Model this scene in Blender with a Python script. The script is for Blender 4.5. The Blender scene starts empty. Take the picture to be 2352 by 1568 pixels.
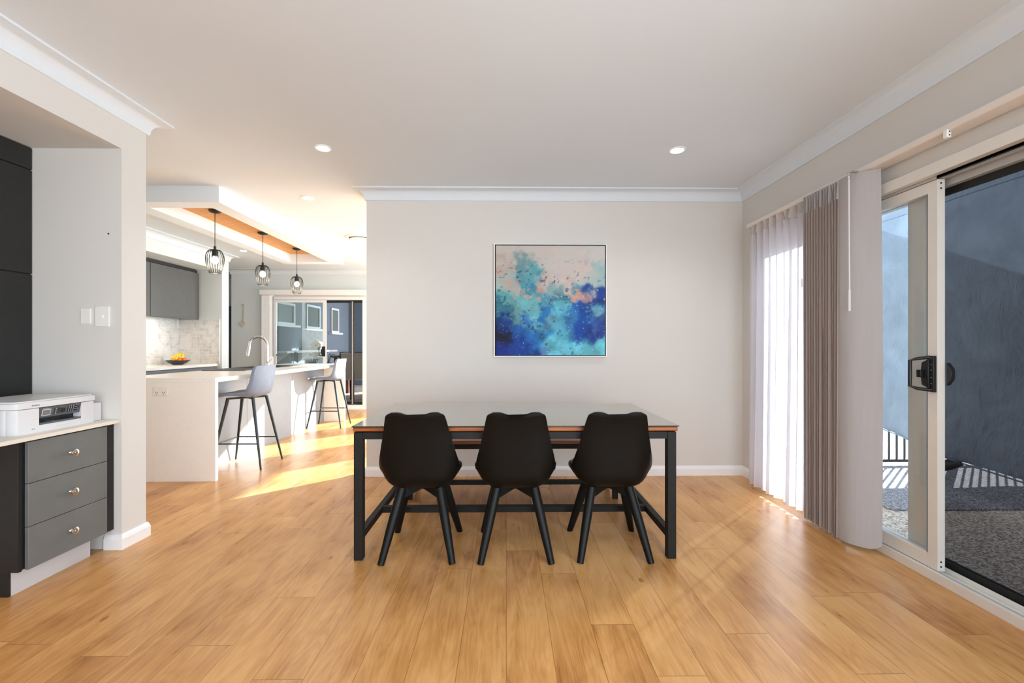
import bpy, bmesh, math, random
import numpy as np
from mathutils import Vector, Matrix, noise as mnoise

# ------------------------------------------------------------------ camera, world, sun, lights, exposure
scene = bpy.context.scene
COL = scene.collection
PI = math.pi
EYE = 1.23

cam_data = bpy.data.cameras.new('camera')
cam_data.sensor_width = 36.0
cam_data.lens = 1010.0 / 2352.0 * 36.0
cam_data.shift_y = 9.0 / 2352.0
cam_data.clip_start = 0.05
cam = bpy.data.objects.new('camera', cam_data)
COL.objects.link(cam)
cam.location = (0, 0, EYE)
cam.rotation_euler = (PI / 2, 0, -0.013)
scene.camera = cam

vs = scene.view_settings
vs.view_transform = 'Standard'
vs.look = 'None'
vs.gamma = 1.0
vs.exposure = 0.0
vs.use_curve_mapping = False
scene.cycles.use_denoising = True
scene.cycles.max_bounces = 10
scene.cycles.diffuse_bounces = 6
scene.cycles.glossy_bounces = 4
scene.cycles.transmission_bounces = 8
scene.cycles.transparent_max_bounces = 16
scene.cycles.sample_clamp_indirect = 6.0
scene.cycles.caustics_reflective = False
scene.cycles.caustics_refractive = False

world = bpy.data.worlds.new('world')
scene.world = world
world.use_nodes = True
bg = world.node_tree.nodes['Background']
bg.inputs['Color'].default_value = (0.78, 0.87, 1.0, 1)
bg.inputs['Strength'].default_value = 3.2

TAN_E = 0.35
sun_d = bpy.data.lights.new('sun', 'SUN')
sun_d.energy = 25.0
sun_d.angle = 0.009
sun_d.color = (0.90, 0.96, 1.0)
sun_o = bpy.data.objects.new('sun', sun_d)
COL.objects.link(sun_o)
_dir = Vector((-0.745, -0.665, -TAN_E)).normalized()
sun_o.rotation_euler = _dir.to_track_quat('-Z', 'Y').to_euler()
sun_o.location = (6, 12, 6)


def area(name, loc, target, sx, sy, power, col=(1, 1, 1), spread=180):
    d = bpy.data.lights.new(name, 'AREA')
    d.shape = 'RECTANGLE'
    d.size = sx
    d.size_y = sy
    d.spread = math.radians(spread)
    d.energy = power
    d.color = col
    o = bpy.data.objects.new(name, d)
    COL.objects.link(o)
    o.location = loc
    o.rotation_euler = (Vector(target) - Vector(loc)).to_track_quat('-Z', 'Y').to_euler()
    return o


# added fill lamps behind and beside the camera, then daylight at the living room's windows
area('fill_rear', (-0.1, -1.95, 1.35), (0.0, 2.5, 1.15), 3.6, 2.0, 37, (0.84, 0.92, 1.0), 130)  # added lamp behind the camera, brightens the dining room
area('fill_side', (2.22, -0.75, 1.25), (-1.5, 1.9, 1.1), 2.0, 1.8, 70, (0.80, 0.90, 1.0), 130)  # added lamp out of view, brightens faces on the left wall
area('daylight_living_window', (2.30, 6.0, 1.35), (-2, 6.0, 1.2), 2.4, 2.0, 100, (0.82, 0.94, 1.0))
area('daylight_far_window', (1.05, 8.45, 1.3), (-1.5, 5.0, 1.2), 1.1, 1.9, 66, (0.82, 0.94, 1.0))
area('daylight_far_window_near_door', (-0.75, 8.45, 1.3), (-3, 5.0, 1.2), 1.1, 1.9, 66, (0.82, 0.94, 1.0))


# ------------------------------------------------------------------ node helpers
def srgb(r, g, b):
    def f(c):
        c /= 255.0
        return c / 12.92 if c <= 0.04045 else ((c + 0.055) / 1.055) ** 2.4
    return (f(r), f(g), f(b), 1.0)


class NT:
    def __init__(self, name):
        self.m = bpy.data.materials.new(name)
        self.m.use_nodes = True
        self.t = self.m.node_tree
        for n in list(self.t.nodes):
            self.t.nodes.remove(n)
        self.out = self.t.nodes.new('ShaderNodeOutputMaterial')

    def n(self, typ, **kw):
        nd = self.t.nodes.new(typ)
        for k, v in kw.items():
            setattr(nd, k, v)
        return nd

    def l(self, a, b):
        self.t.links.new(a, b)

    def val(self, sock, v):
        if isinstance(v, bpy.types.NodeSocket):
            self.l(v, sock)
        else:
            sock.default_value = v

    def math(self, op, a, b=0.0, c=0.0):
        nd = self.n('ShaderNodeMath', operation=op)
        self.val(nd.inputs[0], a)
        self.val(nd.inputs[1], b)
        self.val(nd.inputs[2], c)
        return nd.outputs[0]

    def ramp(self, fac, stops, interp='LINEAR'):
        nd = self.n('ShaderNodeValToRGB')
        cr = nd.color_ramp
        cr.interpolation = interp
        while len(cr.elements) < len(stops):
            cr.elements.new(0.5)
        for e, (p, c) in zip(cr.elements, stops):
            e.position = p
            e.color = c
        self.l(fac, nd.inputs[0])
        return nd.outputs[0]

    def mix(self, fac, a, b, blend='MIX'):
        nd = self.n('ShaderNodeMix', data_type='RGBA', blend_type=blend)
        self.val(nd.inputs[0], fac)
        self.val(nd.inputs[6], a)
        self.val(nd.inputs[7], b)
        return nd.outputs[2]

    def noise(self, scale, detail=4, rough=0.5, vec=None, dist=0.0):
        nd = self.n('ShaderNodeTexNoise')
        nd.inputs['Scale'].default_value = scale
        nd.inputs['Detail'].default_value = detail
        nd.inputs['Roughness'].default_value = rough
        nd.inputs['Distortion'].default_value = dist
        if vec is not None:
            self.l(vec, nd.inputs['Vector'])
        return nd.outputs[0]

    def geo(self):
        return self.n('ShaderNodeNewGeometry').outputs['Position']

    def obj(self):
        return self.n('ShaderNodeTexCoord').outputs['Object']

    def mapping(self, vec, scale=(1, 1, 1), rot=(0, 0, 0), loc=(0, 0, 0)):
        nd = self.n('ShaderNodeMapping')
        nd.inputs['Scale'].default_value = scale
        nd.inputs['Rotation'].default_value = rot
        nd.inputs['Location'].default_value = loc
        self.l(vec, nd.inputs['Vector'])
        return nd.outputs[0]

    def bump(self, h, strength=0.1, dist=0.01):
        nd = self.n('ShaderNodeBump')
        nd.inputs['Strength'].default_value = strength
        nd.inputs['Distance'].default_value = dist
        self.l(h, nd.inputs['Height'])
        return nd.outputs[0]

    def bsdf(self, color, rough=0.5, metal=0.0, spec=0.5, normal=None, **kw):
        p = self.n('ShaderNodeBsdfPrincipled')
        self.val(p.inputs['Base Color'], color)
        self.val(p.inputs['Roughness'], rough)
        p.inputs['Metallic'].default_value = metal
        p.inputs['Specular IOR Level'].default_value = spec
        if normal is not None:
            self.l(normal, p.inputs['Normal'])
        for k, v in kw.items():
            self.val(p.inputs[k.replace('_', ' ')], v)
        return p

    def done(self, shader):
        self.l(shader.outputs[0] if hasattr(shader, 'outputs') else shader, self.out.inputs[0])
        return self.m


def plain(name, col, rough=0.5, metal=0.0, spec=0.5, var=0.04, scale=8.0, bump=0.0, bscale=200.0, **kw):
    """a surface with slight procedural colour and relief variation"""
    t = NT(name)
    o = t.obj()
    nz = t.noise(scale, 3, 0.55, o)
    dark = tuple(c * (1 - var) for c in col[:3]) + (1,)
    lite = tuple(min(1, c * (1 + var)) for c in col[:3]) + (1,)
    c = t.ramp(nz, [(0.3, dark), (0.7, lite)])
    nrm = t.bump(t.noise(bscale, 2, 0.5, o), bump, 0.002) if bump else None
    return t.done(t.bsdf(c, rough, metal, spec, nrm, **kw))


def emit(name, col, strength):
    t = NT(name)
    e = t.n('ShaderNodeEmission')
    e.inputs[0].default_value = col
    e.inputs[1].default_value = strength
    return t.done(e)


def thin_glass(name, tint=(0.95, 0.97, 0.975, 1), refl=0.0, rough=0.0):
    t = NT(name)
    tr = t.n('ShaderNodeBsdfTransparent')
    tr.inputs[0].default_value = tint
    gl = t.n('ShaderNodeBsdfGlossy')
    gl.inputs['Roughness'].default_value = rough
    gl.inputs['Color'].default_value = (0.9, 0.97, 0.97, 1)
    g = t.n('ShaderNodeNewGeometry')
    dt = t.n('ShaderNodeVectorMath', operation='DOT_PRODUCT')
    t.l(g.outputs['Incoming'], dt.inputs[0])
    t.l(g.outputs['Normal'], dt.inputs[1])
    k = t.math('POWER', t.math('SUBTRACT', 1.0, t.math('ABSOLUTE', dt.outputs['Value'])), 5.0)
    f = t.math('MINIMUM', t.math('ADD', t.math('MULTIPLY', k, 0.9), 0.04 + refl), 1.0)
    mx = t.n('ShaderNodeMixShader')
    t.l(f, mx.inputs[0])
    t.l(tr.outputs[0], mx.inputs[1])
    t.l(gl.outputs[0], mx.inputs[2])
    return t.done(mx)


M = {}
M['wall'] = plain('wall_paint_greige', srgb(219, 215, 209), 0.85, spec=0.2, var=0.01, scale=2, bump=0.05)
M['wall_kitchen'] = plain('wall_paint_cool', srgb(220, 225, 225), 0.85, spec=0.2, var=0.01, scale=2, bump=0.05)
M['ceiling'] = plain('ceiling_paint_white', srgb(224, 231, 237), 0.9, spec=0.2, var=0.008, scale=1.5, bump=0.04)
M['white_gloss'] = plain('white_gloss_trim', srgb(243, 243, 243), 0.35, var=0.01)
M['alu'] = plain('white_powdercoat_frame', srgb(228, 224, 216), 0.35, var=0.015)
M['alu_dull'] = plain('greyed_aluminium_track', srgb(196, 194, 190), 0.4, metal=0.3, var=0.05)
M['black_rubber'] = plain('black_seal', srgb(18, 18, 18), 0.6, var=0.1)
M['quartz'] = plain('white_quartz', srgb(247, 244, 239), 0.22, var=0.012, scale=30)
M['desk_top'] = plain('cream_desk_laminate', srgb(232, 223, 208), 0.35, var=0.015, scale=20)
M['cab_grey'] = plain('mid_grey_cabinet', srgb(108, 110, 108), 0.45, var=0.04, scale=14)
M['cab_black'] = plain('black_cabinet_side', srgb(30, 30, 29), 0.55, var=0.12, scale=20)
M['cab_dark'] = plain('dark_grey_overhead', srgb(92, 92, 90), 0.5, var=0.05, scale=14)
M['cab_slate'] = plain('slate_bench_front', srgb(112, 116, 126), 0.5, var=0.04)
M['panel_pale'] = plain('pale_grey_island_panel', srgb(142, 145, 149), 0.5, var=0.03, scale=10)
M['kick'] = plain('pale_kickboard', srgb(206, 203, 202), 0.5, var=0.03)
M['chair_plastic'] = plain('black_plastic_shell', srgb(8, 8, 7), 0.45, spec=0.22, var=0.08, bump=0.15, bscale=600)
M['chair_pad'] = plain('black_vinyl_pad', srgb(22, 22, 22), 0.38, spec=0.4, var=0.1, bump=0.12, bscale=400)
M['black_wood'] = plain('black_painted_wood', srgb(9, 10, 9), 0.5, spec=0.25, var=0.15)
M['steel_dark'] = plain('charcoal_steel', srgb(27, 26, 24), 0.55, spec=0.25, var=0.08, bump=0.05)
M['stool_grey'] = plain('blue_grey_vinyl', srgb(122, 134, 152), 0.55, var=0.07, scale=12, bump=0.12, bscale=120)
M['stool_leg'] = plain('dark_steel_tube', srgb(50, 54, 54), 0.35, metal=0.4, var=0.05)
M['chrome'] = plain('brushed_chrome', srgb(215, 215, 218), 0.14, metal=1.0, var=0.02)
M['nickel'] = plain('satin_nickel', srgb(205, 198, 188), 0.25, metal=1.0, var=0.03)
M['black_metal'] = plain('black_wire_metal', srgb(22, 21, 20), 0.45, var=0.1)
M['sink'] = plain('black_granite_sink', srgb(32, 33, 36), 0.4, var=0.2, scale=150)
M['printer'] = plain('white_printer_plastic', srgb(222, 220, 220), 0.35, var=0.01)
M['printer_dark'] = plain('slate_printer_panel', srgb(84, 90, 97), 0.4, var=0.05)
M['printer_black'] = plain('black_printer_plastic', srgb(20, 22, 24), 0.35, var=0.1)
M['lcd'] = plain('grey_green_display', srgb(122, 128, 124), 0.25, var=0.03)
M['switch'] = plain('white_switch_plastic', srgb(240, 237, 232), 0.35, var=0.01)
M['ornament'] = plain('weathered_cream_wood', srgb(205, 196, 184), 0.8, var=0.08, scale=60)
M['cord'] = plain('jute_cord', srgb(190, 170, 140), 0.9, var=0.1, scale=200)
M['banana'] = plain('banana_skin', srgb(240, 196, 40), 0.5, var=0.2, scale=25)
M['banana_tip'] = plain('banana_stalk', srgb(110, 90, 40), 0.7, var=0.2)
M['mandarin'] = plain('mandarin_skin', srgb(238, 120, 20), 0.45, var=0.1, scale=30, bump=0.5, bscale=90)
M['bowl'] = plain('dark_bowl', srgb(62, 60, 60), 0.35, var=0.15, scale=20)
M['slate_wall'] = plain('slate_render', srgb(120, 129, 140), 0.9, var=0.03, scale=3, bump=0.2, bscale=60)
M['plant'] = plain('green_leaf', srgb(50, 110, 60), 0.4, var=0.3, scale=10)
M['stone_pot'] = plain('grey_pot', srgb(120, 118, 115), 0.8, var=0.1)
M['outdoor_timber'] = plain('red_brown_timber', srgb(128, 66, 42), 0.5, var=0.2, scale=20)
M['sling'] = plain('pale_sling_fabric', srgb(236, 230, 222), 0.8, var=0.05, scale=80)
M['door_slate'] = plain('slate_door_paint', srgb(84, 98, 112), 0.5, var=0.03)
M['vblind'] = plain('white_blind_vane', srgb(240, 240, 240), 0.7, var=0.02)
M['pelmet'] = plain('cream_aluminium_pelmet', srgb(232, 224, 216), 0.28, var=0.01)
M['clear_plastic'] = plain('frosted_wand', srgb(225, 222, 220), 0.2, var=0.02)
M['canvas_black'] = plain('black_shadow_gap', srgb(25, 24, 24), 0.6, var=0.1)
M['glass'] = thin_glass('clear_pane')
M['glass_refl'] = thin_glass('reflective_pane', (0.82, 0.98, 0.96, 1), 0.28)
M['downlight'] = emit('downlight_lens', (1, 0.97, 0.92, 1), 9.0)
M['bulb'] = emit('warm_bulb_glow', (1.0, 0.80, 0.52, 1), 9.0)
M['led'] = emit('warm_led_strip', (1.0, 0.88, 0.66, 1), 12.0)
M['frosted_white'] = plain('painted_birdhouse', srgb(178, 166, 150), 0.8, var=0.05)


def tile_mat():
    t = NT('marble_herringbone_tile')
    a = t.n('ShaderNodeAttribute')
    a.attribute_name = 'tile'
    v = t.noise(4.0, 4, 0.5, t.geo(), 1.2)
    vein = t.ramp(v, [(0.0, srgb(255, 255, 255)), (0.50, srgb(252, 252, 252)), (0.56, srgb(228, 226, 224)), (0.60, srgb(250, 250, 250)), (1, srgb(255, 255, 255))])
    c = t.mix(1.0, a.outputs['Color'], vein, 'MULTIPLY')
    return t.done(t.bsdf(c, 0.25))


M['tile'] = tile_mat()
M['grout'] = plain('white_grout', srgb(240, 238, 236), 0.8, var=0.02)


def floor_mat():
    t = NT('oak_plank_floor')
    pos = t.geo()
    sep = t.n('ShaderNodeSeparateXYZ')
    t.l(pos, sep.inputs[0])
    x, y = sep.outputs[0], sep.outputs[1]
    W, Lp = 0.187, 1.42
    xs = t.math('DIVIDE', t.math('ADD', x, 20 * W), W)
    row = t.math('FLOOR', xs)
    fx = t.math('FRACT', xs)
    wn = t.n('ShaderNodeTexWhiteNoise', noise_dimensions='1D')
    t.l(row, wn.inputs['W'])
    ys = t.math('ADD', t.math('DIVIDE', t.math('ADD', y, 30.0), Lp), t.math('MULTIPLY', wn.outputs['Value'], 7.0))
    idx = t.math('FLOOR', ys)
    fy = t.math('FRACT', ys)
    comb = t.n('ShaderNodeCombineXYZ')
    t.l(row, comb.inputs[0])
    t.l(idx, comb.inputs[1])
    wn2 = t.n('ShaderNodeTexWhiteNoise', noise_dimensions='2D')
    t.l(comb.outputs[0], wn2.inputs['Vector'])
    rnd = wn2.outputs['Value']
    # per-plank shifted coordinates
    sc = t.n('ShaderNodeVectorMath', operation='MULTIPLY_ADD')
    t.l(wn2.outputs['Color'], sc.inputs[0])
    sc.inputs[1].default_value = (37.0, 53.0, 11.0)
    t.l(pos, sc.inputs[2])
    gv = t.mapping(sc.outputs[0], (7.0, 0.9, 1))
    g1 = t.noise(2.1, 6, 0.6, gv, 1.6)
    gfine = t.mapping(sc.outputs[0], (150.0, 5.0, 1))
    g2 = t.noise(1.0, 3, 0.6, gfine)
    rings = t.math('FRACT', t.math('MULTIPLY', t.noise(0.9, 2, 0.4, gv, 0.8), 15.0))
    rings = t.math('ABSOLUTE', t.math('SUBTRACT', rings, 0.5))
    blotch = t.noise(1.3, 3, 0.5, t.mapping(sc.outputs[0], (2.5, 1.6, 1)))
    f = t.math('ADD', t.math('MULTIPLY', g1, 0.36), t.math('MULTIPLY', g2, 0.14))
    f = t.math('ADD', f, t.math('MULTIPLY', rings, 0.09))
    f = t.math('ADD', f, t.math('MULTIPLY', blotch, 0.46))
    f = t.math('ADD', f, t.math('MULTIPLY', t.math('SUBTRACT', rnd, 0.5), 0.09))
    col = t.ramp(f, [(0.32, srgb(160, 104, 52)), (0.44, srgb(197, 140, 80)), (0.55, srgb(217, 162, 99)), (0.70, srgb(230, 181, 121))])
    # knots
    vo = t.n('ShaderNodeTexVoronoi')
    vo.inputs['Scale'].default_value = 1.0
    t.l(t.mapping(sc.outputs[0], (3.2, 1.5, 1)), vo.inputs['Vector'])
    kn = t.math('LESS_THAN', t.math('ADD', vo.outputs['Distance'], t.math('MULTIPLY', g2, 0.05)), 0.060)
    col = t.mix(t.math('MULTIPLY', kn, 0.55), col, srgb(96, 58, 28))
    # seams
    ex = t.math('MINIMUM', fx, t.math('SUBTRACT', 1.0, fx))
    ey = t.math('MINIMUM', fy, t.math('SUBTRACT', 1.0, fy))
    sx = t.math('LESS_THAN', ex, 0.0075)
    sy = t.math('LESS_THAN', ey, 0.0011)
    seam = t.math('MAXIMUM', sx, sy)
    col = t.mix(t.math('MULTIPLY', seam, 0.55), col, srgb(96, 58, 26))
    rough = t.math('ADD', 0.24, t.math('MULTIPLY', g1, 0.10))
    h = t.math('SUBTRACT', t.math('MULTIPLY', g2, 0.35), seam)
    return t.done(t.bsdf(col, rough, 0.0, 0.5, t.bump(h, 0.05, 0.002)))


M['floor'] = floor_mat()


def wood_mat(name, c1, c2, c3, axis_scale=(2, 30, 30), gloss=0.35):
    t = NT(name)
    g = t.noise(1.0, 5, 0.6, t.mapping(t.geo(), axis_scale), 0.6)
    c = t.ramp(g, [(0.3, c1), (0.5, c2), (0.7, c3)])
    return t.done(t.bsdf(c, gloss))


M['table_wood'] = wood_mat('red_gum_timber', srgb(104, 48, 14), srgb(148, 76, 22), srgb(176, 100, 34), (4, 30, 60))
M['bench_wood'] = wood_mat('dark_bench_timber', srgb(110, 62, 44), srgb(146, 90, 66), srgb(170, 112, 84), (4, 30, 60))
M['oak_strip'] = wood_mat('orange_timber_lining', srgb(164, 104, 8), srgb(200, 132, 14), srgb(214, 150, 26), (6, 60, 6), 0.4)


def table_glass_mat():
    t = NT('grey_glass_table_cover')
    n = t.noise(1.6, 3, 0.5, t.geo())
    c = t.ramp(n, [(0.3, srgb(132, 130, 117)), (0.7, srgb(146, 144, 131))])
    return t.done(t.bsdf(c, 0.06, 0.0, 0.6, None, Coat_Weight=0.6, Coat_Roughness=0.03))


M['table_glass'] = table_glass_mat()
M['glass_edge'] = plain('dark_green_glass_edge', srgb(30, 52, 48), 0.1, var=0.05)


def cloth(name, col, transp, transl, weave=0.0, wscale=900.0):
    """woven cloth: light passes partly between the threads, partly through them"""
    t = NT(name)
    df = t.n('ShaderNodeBsdfDiffuse')
    tl = t.n('ShaderNodeBsdfTranslucent')
    tr = t.n('ShaderNodeBsdfTransparent')
    o = t.obj()
    nz = t.noise(60.0, 3, 0.5, t.mapping(o, (1, 1, 0.05)))
    c = t.ramp(nz, [(0.3, tuple(v * 0.95 for v in col[:3]) + (1,)), (0.7, col)])
    t.l(c, df.inputs[0])
    t.l(c, tl.inputs[0])
    m1 = t.n('ShaderNodeMixShader')
    m1.inputs[0].default_value = transl
    t.l(df.outputs[0], m1.inputs[1])
    t.l(tl.outputs[0], m1.inputs[2])
    m2 = t.n('ShaderNodeMixShader')
    if weave:
        w = t.noise(wscale, 1, 0.5, o)
        t.l(t.math('ADD', transp - weave / 2, t.math('MULTIPLY', w, weave)), m2.inputs[0])
    else:
        m2.inputs[0].default_value = transp
    t.l(m1.outputs[0], m2.inputs[1])
    t.l(tr.outputs[0], m2.inputs[2])
    return t.done(m2)


M['sheer'] = cloth('white_sheer_voile', srgb(236, 232, 236), 0.05, 0.50, 0.04, 300)
M['sheer_band'] = cloth('sheer_heading_band', srgb(226, 218, 214), 0.04, 0.35)
M['drape'] = cloth('taupe_drape', srgb(190, 177, 170), 0.0, 0.22)
M['drape_lining'] = cloth('grey_drape_lining', srgb(190, 185, 184), 0.0, 0.12)
M['flyscreen'] = cloth('dark_fly_screen_mesh', srgb(24, 24, 28), 0.15, 0.1, 0.10, 500)


M['flyscreen_far'] = cloth('grey_fly_screen_mesh', srgb(44, 44, 48), 0.62, 0.1, 0.10, 500)


def blind_mat():
    t = NT('blue_grey_outdoor_blind')
    o = t.geo()
    g = t.noise(3.0, 5, 0.6, o, 0.8)
    c = t.ramp(g, [(0.3, srgb(106, 119, 135)), (0.7, srgb(130, 144, 160))])
    wv = t.n('ShaderNodeTexWave', wave_type='BANDS', bands_direction='DIAGONAL')
    wv.inputs['Scale'].default_value = 60
    t.l(o, wv.inputs['Vector'])
    nrm = t.bump(t.noise(5.0, 5, 0.6, t.mapping(o, (1, 1.6, 0.7)), 0.5), 0.55, 0.06)
    df = t.n('ShaderNodeBsdfDiffuse')
    tl = t.n('ShaderNodeBsdfTranslucent')
    c2 = t.mix(t.math('MULTIPLY', wv.outputs['Fac'], 0.10), c, srgb(60, 66, 80))
    t.l(c2, df.inputs[0]); t.l(c2, tl.inputs[0])
    t.l(nrm, df.inputs['Normal']); t.l(nrm, tl.inputs['Normal'])
    mx = t.n('ShaderNodeMixShader')
    mx.inputs[0].default_value = 0.22
    t.l(df.outputs[0], mx.inputs[1]); t.l(tl.outputs[0], mx.inputs[2])
    gl = t.n('ShaderNodeBsdfGlossy')
    gl.inputs['Roughness'].default_value = 0.45
    t.l(nrm, gl.inputs['Normal'])
    m2 = t.n('ShaderNodeMixShader')
    m2.inputs[0].default_value = 0.06
    t.l(mx.outputs[0], m2.inputs[1]); t.l(gl.outputs[0], m2.inputs[2])
    return t.done(m2)


M['blind'] = blind_mat()


def pebble_mat(name, c1, c2, c3, scale=90.0):
    t = NT(name)
    vo = t.n('ShaderNodeTexVoronoi')
    vo.inputs['Scale'].default_value = scale
    t.l(t.geo(), vo.inputs['Vector'])
    s = t.n('ShaderNodeSeparateColor')
    t.l(vo.outputs['Color'], s.inputs[0])
    c = t.ramp(s.outputs[0], [(0.0, c1), (0.5, c2), (1.0, c3)])
    return t.done(t.bsdf(c, 0.8, 0, 0.3, t.bump(vo.outputs['Distance'], 0.6, 0.01)))


M['pebble'] = pebble_mat('pebblecrete_deck', srgb(132, 112, 98), srgb(198, 180, 163), srgb(242, 232, 220))
M['mat_grey'] = pebble_mat('grey_looped_mat', srgb(70, 68, 74), srgb(132, 128, 134), srgb(190, 186, 190), 120)
M['ground'] = pebble_mat('pale_paving', srgb(150, 146, 142), srgb(196, 192, 188), srgb(226, 224, 220), 12)


# ------------------------------------------------------------------ mesh helpers
class MB:
    """collects shapes and links them as one mesh object"""

    def __init__(self):
        self.v = []
        self.f = []

    def add(self, vs_, fs_):
        b = len(self.v)
        self.v += [tuple(p) for p in vs_]
        self.f += [tuple(i + b for i in f) for f in fs_]
        return self

    def box(self, x0, x1, y0, y1, z0, z1):
        v = [(x, y, z) for x in (x0, x1) for y in (y0, y1) for z in (z0, z1)]
        f = [(0, 1, 3, 2), (4, 6, 7, 5), (0, 4, 5, 1), (2, 3, 7, 6), (0, 2, 6, 4), (1, 5, 7, 3)]
        return self.add(v, f)

    def tube(self, pts, r, n=10, caps=True, closed=False, sq=None):
        """tube through points, radius a number or list"""
        pts = [Vector(p) for p in pts]
        k = len(pts)
        rr = r if isinstance(r, (list, tuple)) else [r] * k
        tans = []
        for i in range(k):
            if closed:
                t = pts[(i + 1) % k] - pts[i - 1]
            else:
                t = pts[min(i + 1, k - 1)] - pts[max(i - 1, 0)]
            tans.append(t.normalized())
        up = Vector((0, 0, 1))
        if abs(tans[0].dot(up)) > 0.9:
            up = Vector((0, 1, 0))
        nrm = tans[0].cross(up).normalized()
        vs_, fs_ = [], []
        for i in range(k):
            t = tans[i]
            nrm = (nrm - t * nrm.dot(t)).normalized()
            bn = t.cross(nrm)
            for j in range(n):
                a = 2 * PI * j / n + (PI / 4 if n == 4 else 0)
                m = 1.4142 if n == 4 else 1
                vs_.append(pts[i] + (nrm * math.cos(a) + bn * math.sin(a)) * rr[i] * m)
        seg = k if closed else k - 1
        for i in range(seg):
            for j in range(n):
                a, b = i * n + j, i * n + (j + 1) % n
                c, d = ((i + 1) % k) * n + (j + 1) % n, ((i + 1) % k) * n + j
                fs_.append((a, b, c, d))
        if caps and not closed:
            fs_.append(tuple(range(n - 1, -1, -1)))
            fs_.append(tuple((k - 1) * n + j for j in range(n)))
        return self.add(vs_, fs_)

    def lathe(self, prof, c=(0, 0, 0), n=32, axis='z', capped=True):
        """profile of (radius, height) turned about an axis through c"""
        vs_, fs_ = [], []
        for r, h in prof:
            for j in range(n):
                a = 2 * PI * j / n
                p = (r * math.cos(a), r * math.sin(a), h)
                if axis == 'x':
                    p = (h, r * math.cos(a), r * math.sin(a))
                elif axis == 'y':
                    p = (r * math.cos(a), h, r * math.sin(a))
                vs_.append((p[0] + c[0], p[1] + c[1], p[2] + c[2]))
        for i in range(len(prof) - 1):
            for j in range(n):
                fs_.append((i * n + j, i * n + (j + 1) % n, (i + 1) * n + (j + 1) % n, (i + 1) * n + j))
        if capped:
            fs_.append(tuple(range(n - 1, -1, -1)))
            fs_.append(tuple((len(prof) - 1) * n + j for j in range(n)))
        return self.add(vs_, fs_)

    def prism(self, outline, axis, a, b):
        """2-D outline extruded along an axis from a to b (outline in the other two axes)"""
        n = len(outline)

        def P(u, w, t):
            return {'x': (t, u, w), 'y': (u, t, w), 'z': (u, w, t)}[axis]
        vs_ = [P(u, w, a) for u, w in outline] + [P(u, w, b) for u, w in outline]
        fs_ = [tuple(range(n - 1, -1, -1)), tuple(range(n, 2 * n))]
        fs_ += [(i, (i + 1) % n, n + (i + 1) % n, n + i) for i in range(n)]
        return self.add(vs_, fs_)

    def ball(self, c, r, n=20, m=12, sc=(1, 1, 1)):
        prof = [(math.sin(PI * i / m) * r, -math.cos(PI * i / m) * r) for i in range(m + 1)]
        prof[0] = (1e-4, -r)
        prof[-1] = (1e-4, r)
        b = len(self.v)
        self.lathe(prof, (0, 0, 0), n)
        self.v[b:] = [(p[0] * sc[0] + c[0], p[1] * sc[1] + c[1], p[2] * sc[2] + c[2]) for p in self.v[b:]]
        return self

    def grid(self, fn, nu, nv, close_u=False):
        vs_, fs_ = [], []
        for i in range(nu):
            for j in range(nv):
                vs_.append(fn(i / (nu - 1), j / (nv - 1)))
        for i in range(nu - 1):
            for j in range(nv - 1):
                fs_.append((i * nv + j, (i + 1) * nv + j, (i + 1) * nv + j + 1, i * nv + j + 1))
        return self.add(vs_, fs_)

    def build(self, name, mat, parent=None, bevel=0.0, smooth=False, solid=0.0, world=True, subsurf=0, sangle=40, fixn=True):
        off = Vector((0, 0, 0))
        if parent is not None and world:
            p = parent
            while p is not None:
                off += p.location
                p = p.parent
        me = bpy.data.meshes.new(name)
        me.from_pydata([(x - off.x, y - off.y, z - off.z) for x, y, z in self.v], [], self.f)
        if fixn:
            bm = bmesh.new()
            bm.from_mesh(me)
            bmesh.ops.recalc_face_normals(bm, faces=bm.faces)
            bm.to_mesh(me)
            bm.free()
        me.materials.append(M[mat] if isinstance(mat, str) else mat)
        o = bpy.data.objects.new(name, me)
        COL.objects.link(o)
        if parent is not None:
            o.parent = parent
        if solid:
            s = o.modifiers.new('solid', 'SOLIDIFY')
            s.thickness = solid
            s.offset = 0
        if bevel:
            b = o.modifiers.new('bevel', 'BEVEL')
            b.width = bevel
            b.segments = 2
            b.limit_method = 'ANGLE'
            b.angle_limit = math.radians(40)
        if subsurf:
            s = o.modifiers.new('subsurf', 'SUBSURF')
            s.levels = s.render_levels = subsurf
        if smooth or bevel or subsurf:
            me.polygons.foreach_set('use_smooth', [True] * len(me.polygons))
            if not subsurf:
                me.set_sharp_from_angle(angle=math.radians(sangle))
        return o


def tag(o, label, cat, group=None, kind=None):
    o['label'] = label
    o['category'] = cat
    if group:
        o['group'] = group
    if kind:
        o['kind'] = kind
    return o


def thing(name, label, cat, loc=(0, 0, 0), group=None, rz=0.0):
    o = bpy.data.objects.new(name, None)
    COL.objects.link(o)
    o.location = loc
    o.rotation_euler = (0, 0, rz)
    o.empty_display_size = 0.1
    return tag(o, label, cat, group)


def struct(name, mb, mat, parent=None, label=None, **kw):
    o = mb.build(name, mat, parent, **kw)
    if parent is None:
        o['kind'] = 'structure'
    if label:
        o['label'] = label
    return o


def copy_tree(o, parent=None):
    c = o.copy()
    COL.objects.link(c)
    c.parent = parent
    for ch in list(o.children):
        copy_tree(ch, c)
    return c


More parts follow.
